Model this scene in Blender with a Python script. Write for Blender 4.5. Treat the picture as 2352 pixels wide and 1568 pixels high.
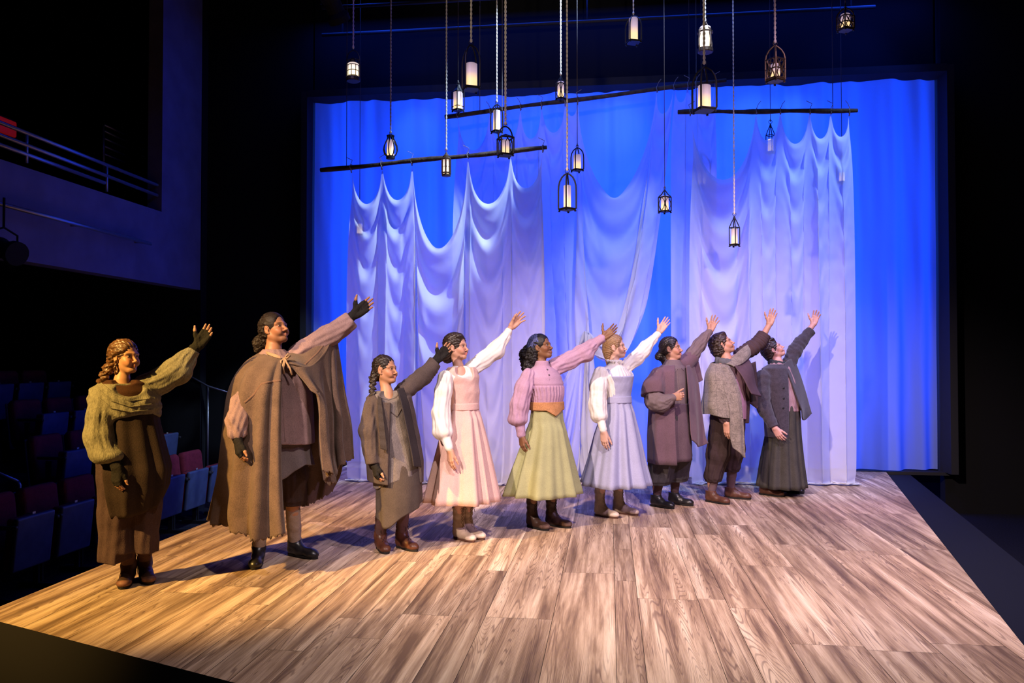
import bpy, bmesh, math, random
import numpy as np
from mathutils import Vector, Matrix, Quaternion

for o in list(bpy.data.objects): bpy.data.objects.remove(o)
SC = bpy.context.scene
COL = SC.collection
random.seed(7)

# ------------------------------------------------------------------ camera
F_PX, VPX, HOR, CAM_H = 1830.0, 1400.0, 822.0, 1.5     # focal length in px of a 2352x1568 frame
YAW = math.atan((VPX-1176)/math.hypot(F_PX, HOR-784)); PIT = math.atan((HOR-784)/F_PX)
cam_d = bpy.data.cameras.new('camera'); cam_d.sensor_width = 36.0; cam_d.lens = F_PX/2352*36.0
cam_d.clip_start = 0.05; cam_d.clip_end = 100
cam = bpy.data.objects.new('camera', cam_d); COL.objects.link(cam)
cam.location = (0, 0, CAM_H); cam.rotation_euler = (math.pi/2+PIT, 0, YAW)
SC.camera = cam

# ------------------------------------------------------------------ view and world
SC.view_settings.view_transform = 'Standard'; SC.view_settings.look = 'None'
SC.view_settings.gamma = 1.0; SC.view_settings.use_curve_mapping = False
SC.view_settings.exposure = 0.0
w = bpy.data.worlds.new('dark_house'); SC.world = w; w.use_nodes = True
w.node_tree.nodes['Background'].inputs[0].default_value = (0.12, 0.12, 0.35, 1)
w.node_tree.nodes['Background'].inputs[1].default_value = 0.002

# ------------------------------------------------------------------ lights (stage lamps above the house, and a few added spots)
def aim(o, tgt):
    d = Vector(tgt)-o.location; o.rotation_euler = d.to_track_quat('-Z', 'Y').to_euler()
def spot(name, loc, tgt, col, power, angle, blend=0.5, size=0.12):
    l = bpy.data.lights.new(name, 'SPOT'); l.color = col; l.energy = power
    l.spot_size = math.radians(angle); l.spot_blend = blend; l.shadow_soft_size = size
    o = bpy.data.objects.new(name, l); COL.objects.link(o); o.location = loc; aim(o, tgt); return o
def area(name, loc, tgt, col, power, sx, sy):
    l = bpy.data.lights.new(name, 'AREA'); l.color = col; l.energy = power; l.shape = 'RECTANGLE'; l.size = sx; l.size_y = sy
    o = bpy.data.objects.new(name, l); COL.objects.link(o); o.location = loc; aim(o, tgt); return o
spot('amber_side_lamp', (-6.6, -0.8, 6.0), (-3.05, 5.2, 0.5), (1.0, 0.58, 0.15), 8500, 23, 0.7)
spot('pink_front_lamp', (-4.2, -1.5, 6.4), (0.6, 7.4, 0.6), (1.0, 0.75, 0.65), 5500, 34, 0.7)
spot('lavender_front_lamp', (6.0, 1.0, 6.6), (1.0, 7.2, 0.3), (0.74, 0.54, 1.0), 2300, 44, 0.8)
spot('pale_high_lamp', (1.4, 1.5, 6.9), (0.9, 5.6, 0.0), (1.0, 0.83, 0.77), 2400, 62, 0.9)
spot('lavender_cloth_lamp', (-2.2, 3.6, 6.9), (-2.0, 9.4, 0.8), (0.80, 0.56, 1.0), 1000, 36, 0.9)
spot('lavender_right_cloth_lamp', (2.6, 3.6, 6.9), (1.8, 9.8, 0.8), (1.0, 0.62, 0.92), 1250, 36, 0.9)
spot('white_blue_cloth_lamp', (0.6, 7.9, 6.9), (-2.35, 9.35, 3.0), (0.55, 0.74, 1.0), 2600, 24, 0.4, 0.05)
spot('white_blue_right_lamp', (4.2, 7.8, 6.9), (2.5, 9.75, 2.4), (0.35, 0.55, 1.0), 1300, 36, 0.5, 0.05)
spot('added_rope_spot', (1.5, -2.4, 3.1), (-0.3, 7.5, 4.95), (1.0, 0.82, 0.62), 1000, 17, 0.8)  # added fill aimed up to brighten the ropes, no known lamp there
spot('added_middle_cloth_spot', (1.3, 6.6, 6.9), (0.2, 10.0, 2.5), (0.50, 0.62, 1.0), 1100, 21, 0.6, 0.05)  # extra spot added to bring out the swag of the middle cloth
spot('added_blue_tint_spot', (0.2, 7.6, 7.0), (0.4, 9.9, 2.6), (0.10, 0.22, 1.0), 420, 80, 0.8)  # added front spot that tints the upper cloths blue
area('blue_backlight_bank', (0.1, 12.75, 3.1), (0.1, 11, 3.1), (0.017, 0.100, 1.0), 700, 7.6, 4.8)
spot('added_blue_pleat_spot', (-3.7, 10.2, 6.7), (-0.6, 11.2, 1.8), (0.015, 0.08, 1.0), 170, 80, 0.9)  # added grazing pair, put in to make the backdrop pleats show
spot('added_blue_pleat_spot', (3.9, 10.4, 6.7), (1.6, 11.2, 1.8), (0.015, 0.08, 1.0), 190, 80, 0.9)  # other half of the added grazing pair
area('blue_top_strip', (0, 10.75, 6.4), (0, 11.3, 1.5), (0.012, 0.075, 1.0), 90, 8.5, 0.4)
for k, x in enumerate((-2.75, -0.9, 0.12, 1.95, 2.52)):
    spot('blue_hot_lamp', (x, 12.4, 5.2), (x, 11.17, 4.75), (0.13, 0.42, 1.0), (26, 14, 30, 30, 30)[k], 40, 1.0, 0.05)
spot('blue_house_lamp', (-1.0, 5.6, 6.8), (-6.2, 8.6, 2.2), (0.03, 0.05, 1.0), 95, 50, 0.9)

# ------------------------------------------------------------------ pixel -> place
_fw = np.array([-math.sin(YAW)*math.cos(PIT), math.cos(YAW)*math.cos(PIT), math.sin(PIT)])
_rt = np.array([math.cos(YAW), math.sin(YAW), 0.0]); _up = np.cross(_rt, _fw)
CAM = np.array([0, 0, CAM_H])
def ray(px, py): return _fw+_rt*(px-1176)/F_PX-_up*(py-784)/F_PX
def onz(px, py, z=0.0):
    d = ray(px, py); return CAM+d*((z-CAM_H)/d[2])
def ony(px, py, Y):
    d = ray(px, py); return CAM+d*(Y/d[1])
def onx(px, py, X):
    d = ray(px, py); return CAM+d*(X/d[0])

# ------------------------------------------------------------------ materials
def _nt(name):
    m = bpy.data.materials.new(name); m.use_nodes = True
    nt = m.node_tree; return m, nt, nt.nodes['Principled BSDF']
def rgba(c): return (c[0], c[1], c[2], 1)
def srgb(r, g, b):
    f = lambda v: (v/255/12.92 if v/255 <= 0.04045 else ((v/255+0.055)/1.055)**2.4)
    return (f(r), f(g), f(b))
def mat(name, col, rough=0.8, metal=0.0, var=0.0, scale=8.0, bump=0.0, bscale=120.0, spec=0.3, sheen=0.0, stretch=(1, 1, 1)):
    m, nt, p = _nt(name); N = nt.nodes; Lk = nt.links
    p.inputs['Base Color'].default_value = rgba(col); p.inputs['Roughness'].default_value = rough
    p.inputs['Metallic'].default_value = metal; p.inputs['Specular IOR Level'].default_value = spec
    if sheen: p.inputs['Sheen Weight'].default_value = sheen
    if var or bump:
        tc = N.new('ShaderNodeTexCoord'); mp = N.new('ShaderNodeMapping'); mp.inputs['Scale'].default_value = stretch
        Lk.new(tc.outputs['Object'], mp.inputs['Vector'])
    if var:
        n = N.new('ShaderNodeTexNoise'); n.inputs['Scale'].default_value = scale; n.inputs['Detail'].default_value = 6
        Lk.new(mp.outputs[0], n.inputs['Vector'])
        r = N.new('ShaderNodeValToRGB')
        r.color_ramp.elements[0].position = 0.3; r.color_ramp.elements[1].position = 0.7
        r.color_ramp.elements[0].color = rgba([c*(1-var) for c in col]); r.color_ramp.elements[1].color = rgba([min(1, c*(1+var)) for c in col])
        Lk.new(n.outputs[0], r.inputs[0]); Lk.new(r.outputs[0], p.inputs['Base Color'])
    if bump:
        n2 = N.new('ShaderNodeTexNoise'); n2.inputs['Scale'].default_value = bscale; n2.inputs['Detail'].default_value = 3
        Lk.new(mp.outputs[0], n2.inputs['Vector'])
        b = N.new('ShaderNodeBump'); b.inputs['Strength'].default_value = bump; b.inputs['Distance'].default_value = 0.01
        Lk.new(n2.outputs[0], b.inputs['Height']); Lk.new(b.outputs[0], p.inputs['Normal'])
    return m
_mats = {}
def M(name, *a, **k):
    if name not in _mats: _mats[name] = mat(name, *a, **k)
    return _mats[name]

# ------------------------------------------------------------------ objects
def tag(o, label=None, cat=None, group=None, kind=None):
    if label: o['label'] = label
    if cat: o['category'] = cat
    if group: o['group'] = group
    if kind: o['kind'] = kind
    return o
def empty(name, loc, label, cat, group=None):
    o = bpy.data.objects.new(name, None); COL.objects.link(o); o.location = loc; o.empty_display_size = 0.1
    return tag(o, label, cat, group)
def mesh_np(name, V, Fq, m, parent=None, smooth=True):
    """V n x 3 world points, Fq m x 4 (or 3) -> one object; origin at its parent's origin"""
    V = np.asarray(V, np.float32).copy(); Fq = np.asarray(Fq, np.int32)
    if parent is not None:
        off = np.zeros(3); q = parent
        while q is not None: off += np.array(q.location); q = q.parent
        V -= off
    me = bpy.data.meshes.new(name); k = Fq.shape[1]
    me.vertices.add(len(V)); me.vertices.foreach_set('co', V.ravel())
    me.loops.add(Fq.size); me.loops.foreach_set('vertex_index', Fq.ravel())
    me.polygons.add(len(Fq)); me.polygons.foreach_set('loop_start', np.arange(len(Fq), dtype=np.int32)*k)
    me.polygons.foreach_set('loop_total', np.full(len(Fq), k, np.int32))
    me.polygons.foreach_set('use_smooth', np.full(len(Fq), smooth))
    me.update(calc_edges=True); me.validate()
    if m: me.materials.append(m)
    o = bpy.data.objects.new(name, me); COL.objects.link(o)
    if parent is not None: o.parent = parent
    return o
class MB:
    """collects boxes, tubes, lathes into one mesh"""
    def __init__(s): s.V = []; s.F = []
    def add(s, V, F):
        n = len(s.V); s.V += [tuple(map(float, v)) for v in V]; s.F += [tuple(i+n for i in f) for f in F]; return s
    def box(s, c, d, R=None):
        c = np.array(c, float); h = np.array(d, float)/2
        P = [np.array([x, y, z])*h for x in (-1, 1) for y in (-1, 1) for z in (-1, 1)]
        if R is not None: P = [np.array(R) @ p for p in P]
        return s.add([c+p for p in P], [(0, 1, 3, 2), (4, 6, 7, 5), (0, 4, 5, 1), (2, 3, 7, 6), (0, 2, 6, 4), (1, 5, 7, 3)])
    def tube(s, pts, r, n=6, closed=False, cap=True):
        P = [np.array(p, float) for p in pts]; k = len(P)
        rs = [r]*k if np.isscalar(r) else list(r)
        V = []; F = []; up = None
        for i in range(k):
            a = P[(i-1) % k] if (closed or i > 0) else P[i]; b = P[(i+1) % k] if (closed or i < k-1) else P[i]
            t = b-a; t = t/(np.linalg.norm(t)+1e-9)
            if up is None: up = np.array([0, 0, 1.0]) if abs(t[2]) < 0.9 else np.array([1.0, 0, 0])
            u = up-t*np.dot(up, t); u /= np.linalg.norm(u)+1e-9; v = np.cross(t, u); up = u
            for j in range(n):
                an = 2*math.pi*j/n; V.append(P[i]+rs[i]*(u*math.cos(an)+v*math.sin(an)))
        for i in range(k if closed else k-1):
            for j in range(n):
                a = i*n+j; b = i*n+(j+1) % n; i2 = (i+1) % k; F.append((a, b, i2*n+(j+1) % n, i2*n+j))
        if cap and not closed:
            F.append(tuple(range(n))[::-1]); F.append(tuple((k-1)*n+j for j in range(n)))
        return s.add(V, F)
    def lathe(s, c, prof, n=16, a0=0.0):
        V = []; F = []; k = len(prof)
        for (r, z) in prof:
            for j in range(n):
                an = a0+2*math.pi*j/n; V.append((c[0]+r*math.cos(an), c[1]+r*math.sin(an), c[2]+z))
        for i in range(k-1):
            for j in range(n): F.append((i*n+j, i*n+(j+1) % n, (i+1)*n+(j+1) % n, (i+1)*n+j))
        F.append(tuple(range(n))[::-1]); F.append(tuple((k-1)*n+j for j in range(n)))
        return s.add(V, F)
    def build(s, name, m, parent=None, smooth=False, bevel=0.0):
        off = np.zeros(3); q = parent
        while q is not None: off += np.array(q.location); q = q.parent
        me = bpy.data.meshes.new(name); me.from_pydata([tuple(np.array(v)-off) for v in s.V], [], s.F)
        if m: me.materials.append(m)
        if smooth: me.polygons.foreach_set('use_smooth', [True]*len(me.polygons))
        me.update()
        o = bpy.data.objects.new(name, me); COL.objects.link(o)
        if parent is not None: o.parent = parent
        if bevel:
            b = o.modifiers.new('bevel', 'BEVEL'); b.width = bevel; b.segments = 2; b.limit_method = 'ANGLE'
        return o
def children(o): return [c for c in bpy.data.objects if c.parent is o]
def copy_tree(o, kids, parent=None):
    c = o.copy(); COL.objects.link(c)
    if parent is not None: c.parent = parent
    for ch in kids.get(o.name, []): copy_tree(ch, kids, c)
    return c
def kid_map():
    km = {}
    for c in bpy.data.objects:
        if c.parent: km.setdefault(c.parent.name, []).append(c)
    return km
def grid_faces(R, C, closed=False):
    i = np.arange(R-1)[:, None]*C; j = np.arange(C if closed else C-1)[None]; j2 = (j+1) % C
    return np.stack([i+j, i+j2, i+C+j2, i+C+j], -1).reshape(-1, 4)
# ================================================================== THE SETTING
black = M('black_paint', (0.012, 0.012, 0.014), 0.85, spec=0.15)
blackwall = M('black_wall_paint', (0.010, 0.010, 0.012), 0.95, spec=0.05)
def sbox(name, c, d, m):
    o = MB().box(c, d).build(name, m); o['kind'] = 'structure'; return o
FZ = -0.55                                            # auditorium floor, below the stage boards
o = sbox('floor', (0, 5, FZ-0.05), (20, 19, 0.1), M('dark_carpet', (0.014, 0.014, 0.022), 0.95, var=0.4, scale=60, spec=0.05))
sbox('wall_back', (0, 14.0, 3.2), (20, 0.2, 8.0), blackwall)
sbox('wall_right', (9.6, 5.5, 3.2), (0.2, 17, 8.0), blackwall)
sbox('ceiling', (0, 5, 7.25), (20, 19, 0.1), blackwall)

# stage: one thrust deck of planks
XL = -3.66
edgeR = lambda Y: 2.14+(Y-4.47)*(3.59-2.14)/(10.95-4.47)
frontY = lambda X: 4.18+(X+3.45)*(3.53-4.18)/(-1.72+3.45)
def plank_mat():
    m, nt, p = _nt('painted_planks'); N = nt.nodes; Lk = nt.links
    at = N.new('ShaderNodeAttribute'); at.attribute_name = 'plank'
    tc = N.new('ShaderNodeTexCoord')
    off = N.new('ShaderNodeVectorMath'); off.operation = 'MULTIPLY_ADD'; off.inputs[1].default_value = (37, 53, 19)
    Lk.new(at.outputs['Color'], off.inputs[0]); Lk.new(tc.outputs['Object'], off.inputs[2])
    def mapped(s):
        mp = N.new('ShaderNodeMapping'); mp.inputs['Scale'].default_value = s; Lk.new(off.outputs[0], mp.inputs['Vector']); return mp
    # broad painted streaks along the board
    n1 = N.new('ShaderNodeTexNoise'); n1.inputs['Scale'].default_value = 1.0; n1.inputs['Detail'].default_value = 7; n1.inputs['Roughness'].default_value = 0.66
    n1.inputs['Distortion'].default_value = 0.25
    Lk.new(mapped((13, 0.62, 1)).outputs[0], n1.inputs['Vector'])
    r1 = N.new('ShaderNodeValToRGB'); e = r1.color_ramp.elements
    e[0].position = 0.34; e[0].color = rgba(srgb(112, 88, 68)); e[1].position = 0.70; e[1].color = rgba(srgb(236, 212, 182))
    a = e.new(0.46); a.color = rgba(srgb(162, 134, 106)); b = e.new(0.57); b.color = rgba(srgb(204, 176, 146))
    Lk.new(n1.outputs[0], r1.inputs[0])
    # painted growth lines: contour rings of a stretched noise
    n2 = N.new('ShaderNodeTexNoise'); n2.inputs['Scale'].default_value = 1.0; n2.inputs['Detail'].default_value = 1.5
    n2.inputs['Distortion'].default_value = 0.4
    Lk.new(mapped((9.0, 0.34, 1)).outputs[0], n2.inputs['Vector'])
    mul = N.new('ShaderNodeMath'); mul.operation = 'MULTIPLY'; mul.inputs[1].default_value = 230
    Lk.new(n2.outputs[0], mul.inputs[0])
    sn = N.new('ShaderNodeMath'); sn.operation = 'SINE'; Lk.new(mul.outputs[0], sn.inputs[0])
    r2 = N.new('ShaderNodeMapRange'); r2.inputs[1].default_value = 0.35; r2.inputs[2].default_value = 1.0; r2.inputs[3].default_value = 0.0; r2.inputs[4].default_value = 0.60
    Lk.new(sn.outputs[0], r2.inputs[0])
    n4 = N.new('ShaderNodeTexNoise'); n4.inputs['Scale'].default_value = 1.0; n4.inputs['Detail'].default_value = 2
    Lk.new(mapped((4, 0.8, 1)).outputs[0], n4.inputs['Vector'])
    r4 = N.new('ShaderNodeMapRange'); r4.inputs[1].default_value = 0.36; r4.inputs[2].default_value = 0.52; Lk.new(n4.outputs[0], r4.inputs[0])
    mm = N.new('ShaderNodeMath'); mm.operation = 'MULTIPLY'; Lk.new(r2.outputs[0], mm.inputs[0]); Lk.new(r4.outputs[0], mm.inputs[1])
    mx = N.new('ShaderNodeMixRGB'); mx.inputs[2].default_value = rgba(srgb(92, 68, 56)); Lk.new(mm.outputs[0], mx.inputs[0]); Lk.new(r1.outputs[0], mx.inputs[1])
    # dark grey-brown streaks, few and long
    n3 = N.new('ShaderNodeTexNoise'); n3.inputs['Scale'].default_value = 1.0; n3.inputs['Detail'].default_value = 3
    Lk.new(mapped((8, 0.55, 1)).outputs[0], n3.inputs['Vector'])
    r3 = N.new('ShaderNodeMapRange'); r3.inputs[1].default_value = 0.58; r3.inputs[2].default_value = 0.72; r3.inputs[3].default_value = 0; r3.inputs[4].default_value = 0.50
    Lk.new(n3.outputs[0], r3.inputs[0])
    mx2 = N.new('ShaderNodeMixRGB'); mx2.inputs[2].default_value = rgba(srgb(104, 82, 70)); Lk.new(r3.outputs[0], mx2.inputs[0]); Lk.new(mx.outputs[0], mx2.inputs[1])
    # per-board tone
    sep = N.new('ShaderNodeSeparateColor'); Lk.new(at.outputs['Color'], sep.inputs[0])
    r5 = N.new('ShaderNodeMapRange'); r5.inputs[3].default_value = 0.74; r5.inputs[4].default_value = 1.12; Lk.new(sep.outputs[0], r5.inputs[0])
    sc = N.new('ShaderNodeVectorMath'); sc.operation = 'SCALE'; Lk.new(mx2.outputs[0], sc.inputs[0]); Lk.new(r5.outputs[0], sc.inputs['Scale'])
    Lk.new(sc.outputs[0], p.inputs['Base Color']); p.inputs['Roughness'].default_value = 0.62; p.inputs['Specular IOR Level'].default_value = 0.25
    return m
seams = [-0.91, -0.72, -0.33, 0.03, 0.17, 0.54, 0.71, 0.94]
rs = random.Random(5)
x = -0.91
while x > XL: x -= rs.choice((0.37, 0.36, 0.2, 0.37, 0.30, 0.15)); seams.insert(0, max(x, XL))
x = 0.94
while x < 3.7: x += rs.choice((0.37, 0.36, 0.22, 0.37, 0.15)); seams.append(x)
fixed = {(-0.33, 0.03): [3.55, 5.62], (0.17, 0.54): [5.07, 7.2], (-0.72, -0.33): [4.6, 6.9], (-0.91, -0.72): [5.6], (0.03, 0.17): [5.45, 7.3, 6.35]}
V = []; Fc = []; colr = []
GAP = 0.0013
for a, b in zip(seams[:-1], seams[1:]):
    ends = [2.6]
    fx = next((v for k, v in fixed.items() if abs(k[0]-a) < 0.01 and abs(k[1]-b) < 0.01), None)
    if fx:
        for yy in sorted(fx): ends.append(yy)
        y = max(fx)
    else: y = 2.6-rs.random()*1.5
    while y < 11.0:
        y += rs.uniform(1.1, 2.5)
        if y > 2.7: ends.append(min(y, 11.05))
    ends = sorted(set(ends))
    for y0, y1 in zip(ends[:-1], ends[1:]):
        # clip the board to the deck's outline
        poly = [(a+GAP, y0+GAP), (b-GAP, y0+GAP), (b-GAP, y1-GAP), (a+GAP, y1-GAP)]
        def clip(poly, f):
            out = []
            for i in range(len(poly)):
                p, q = poly[i], poly[(i+1) % len(poly)]; fp, fq = f(p), f(q)
                if fp >= 0: out.append(p)
                if (fp >= 0) != (fq >= 0):
                    t = fp/(fp-fq); out.append((p[0]+t*(q[0]-p[0]), p[1]+t*(q[1]-p[1])))
            return out
        poly = clip(poly, lambda p: p[1]-frontY(p[0]))
        if poly: poly = clip(poly, lambda p: edgeR(p[1])-p[0])
        if len(poly) < 3: continue
        n = len(V); V += [(p[0], p[1], 0.0) for p in poly]; Fc.append(tuple(range(n, n+len(poly))))
        colr.append((rs.random(), rs.random(), rs.random(), 1))
me = bpy.data.meshes.new('stage_boards'); me.from_pydata(V, [], Fc)
at = me.color_attributes.new('plank', 'FLOAT_COLOR', 'CORNER')
li = 0
for f, c in zip(me.polygons, colr):
    for _ in f.loop_indices: at.data[li].color = c; li += 1
me.materials.append(plank_mat())
boards = bpy.data.objects.new('stage_floor', me); COL.objects.link(boards); boards['kind'] = 'structure'
# deck body under the boards, with its black fascia and the dark ledge along the right side
def prism(name, poly, z0, z1, m):
    n = len(poly); V = [(p[0], p[1], z0) for p in poly]+[(p[0], p[1], z1) for p in poly]
    F = [tuple(range(n))[::-1], tuple(range(n, 2*n))]+[(i, (i+1) % n, n+(i+1) % n, n+i) for i in range(n)]
    o = MB().add(V, F).build(name, m); o['kind'] = 'structure'; return o
cornerL = (XL, frontY(XL)); cornerF = (2.9, frontY(2.9)); yF = frontY(1.9)
xr = lambda y: edgeR(y)
prism('stage_deck', [cornerL, (1.65, frontY(1.65)), (xr(11.05), 11.05), (XL, 11.05)], FZ, -0.004, M('seam_black', (0.006, 0.005, 0.005), 0.9))
ledge = M('dark_ledge_paint', (0.006, 0.007, 0.013), 0.8, spec=0.2)
prism('trim_1', [(xr(2.3)+0.004, 2.3), (xr(2.3)+0.62, 2.3), (xr(11.0)+0.30, 11.0), (xr(11.0)+0.004, 11.0)], FZ, -0.03, ledge)

# left wall with the gallery front, the blank panel below the rails
gal = M('gallery_paint', (0.13, 0.12, 0.17), 0.9, var=0.15, scale=3, spec=0.1)
WX = -5.8
def wy(px, py=400): return onx(px, py, WX)[1]
yA, yB = 4.0, wy(372)                                  # gallery opening runs from behind the frame to here
zt = onx(0, 365, WX)[2]; zb = onx(0, 590, WX)[2]; yE = wy(462)
def wallp(name, y0, y1, z0, z1, m, x=WX, t=0.2): return sbox(name, (x-t/2, (y0+y1)/2, (z0+z1)/2), (t, y1-y0, z1-z0), m)
wallp('wall_left_gallery', yA, yE, zb, zt, gal)
wallp('wall_left_pier', yB, yE, zt, 7.2, gal)
sbox('wall_left', (-7.6, yE+0.1, 3.3), (3.6, 0.16, 7.8), blackwall)
wallp('wall_left_base', yA, yE, FZ, zb, blackwall, WX-3.4)
wallp('wall_left_gallery_rear', 3.0, yE, zb, 7.2, blackwall, WX-3.4)
sbox('floor_gallery', (WX-1.95, (yA+yE)/2, zb+0.3), (3.3, yE-yA, 0.12), blackwall)

# backdrop portal: black surround with a slim raised frame
BY = 11.17
x0, x1, zt2 = -4.29, 4.365, 5.235
sbox('wall_back_surround_left', (-5.17, BY+0.12, 3.3), (1.74, 0.16, 7.8), blackwall)
sbox('wall_back_surround_right', (7.0, BY+0.12, 3.3), (5.2-0.02, 0.16, 7.8), blackwall)
sbox('wall_back_surround_top', (0, BY+0.12, 6.27), (8.64, 0.16, 1.9), blackwall)
fr = M('portal_frame_paint', (0.016, 0.016, 0.02), 0.8)
sbox('trim_2', (x0-0.045, BY-0.06, 2.66), (0.09, 0.42, 5.32), fr)
sbox('trim_3', (x1+0.045, BY-0.06, 2.66), (0.09, 0.42, 5.32), fr)
sbox('trim_4', (0.04, BY-0.06, zt2+0.05), (x1-x0, 0.42, 0.10), fr)
sbox('trim_5', (0.04, BY+0.02, -0.02), (x1-x0+0.18, 0.2, 0.04), fr)
# overhead pipes
def pipe(name, a, b, r, m, label, cat):
    return tag(MB().tube([a, b], r, 10).build(name, m, smooth=True), label, cat)
steel = M('dull_steel', (0.035, 0.035, 0.04), 0.6, 0.4)
for k, (pa, pb, Y, r, lab) in enumerate((((740, 83), (2010, 13), 10.75, 0.024, 'dark steel pipe crossing above the blue backdrop'),
                                   ((740, 18), (1500, -22), 9.8, 0.022, 'faint dark steel pipe at the top edge of the picture'))):
    a = ony(*pa, Y); b = ony(*pb, Y); b[2] = a[2]
    if k == 0: a[2] = b[2] = (ony(*pa, Y)[2]+ony(*pb, Y)[2])/2
    pp = pipe('overhead_pipe', a, b, r, steel, lab, 'pipe')
    for t in (0.04, 0.5, 0.96):
        q = a*(1-t)+b*t; MB().tube([q, (q[0], q[1], 7.21)], 0.01, 6).build('hanger', black, pp)
# ================================================================== CLOTHS
def sheer_mat(name, col, clear, transl=0.5, bumpn=0.15):
    m, nt, p = _nt(name); N = nt.nodes; Lk = nt.links; nt.nodes.remove(p)
    out = N['Material Output']
    d = N.new('ShaderNodeBsdfDiffuse'); d.inputs[0].default_value = rgba(col)
    t = N.new('ShaderNodeBsdfTranslucent'); t.inputs[0].default_value = rgba(col)
    tc = N.new('ShaderNodeTexCoord'); n = N.new('ShaderNodeTexNoise'); n.inputs['Scale'].default_value = 9; n.inputs['Detail'].default_value = 8
    Lk.new(tc.outputs['Object'], n.inputs['Vector'])
    b = N.new('ShaderNodeBump'); b.inputs['Strength'].default_value = bumpn; b.inputs['Distance'].default_value = 0.02
    Lk.new(n.outputs[0], b.inputs['Height']); Lk.new(b.outputs[0], d.inputs['Normal'])
    m1 = N.new('ShaderNodeMixShader'); m1.inputs[0].default_value = transl
    Lk.new(d.outputs[0], m1.inputs[1]); Lk.new(t.outputs[0], m1.inputs[2])
    tr = N.new('ShaderNodeBsdfTransparent')
    m2 = N.new('ShaderNodeMixShader'); m2.inputs[0].default_value = clear
    Lk.new(m1.outputs[0], m2.inputs[1]); Lk.new(tr.outputs[0], m2.inputs[2]); Lk.new(m2.outputs[0], out.inputs[0])
    return m
# blue backdrop curtain
def backdrop():
    C, R = 300, 60
    xs = np.linspace(0, 1, C); zs = np.linspace(0, 1, R)
    rng = np.random.RandomState(4)
    y = np.zeros(C); s = xs*8.65
    for L, A in ((0.30, 0.022), (0.47, 0.04), (0.81, 0.05), (0.19, 0.010), (1.4, 0.045)):
        y += A*np.sin(s*2*np.pi/L+rng.rand()*6+1.5*np.sin(s*0.9+rng.rand()*6))
    X = (x0+0.02)+(x1-x0-0.04)*xs[None]+0*zs[:, None]; Z = 0.015+(5.235)*zs[:, None]+0*xs[None]
    Yv = BY+0.02+y[None]*(0.6+0.4*(1-zs[:, None]))+0.004*np.sin(X*31+Z*3)
    V = np.stack([X, Yv, Z], -1).reshape(-1, 3)
    o = mesh_np('backdrop_curtain', V, grid_faces(R, C), sheer_mat('blue_lit_backdrop_cloth', (0.34, 0.45, 0.80), 0.0, 0.6))
    return tag(o, 'tall blue lit backdrop curtain filling the black frame behind the white cloths', 'curtain')
backdrop()
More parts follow.
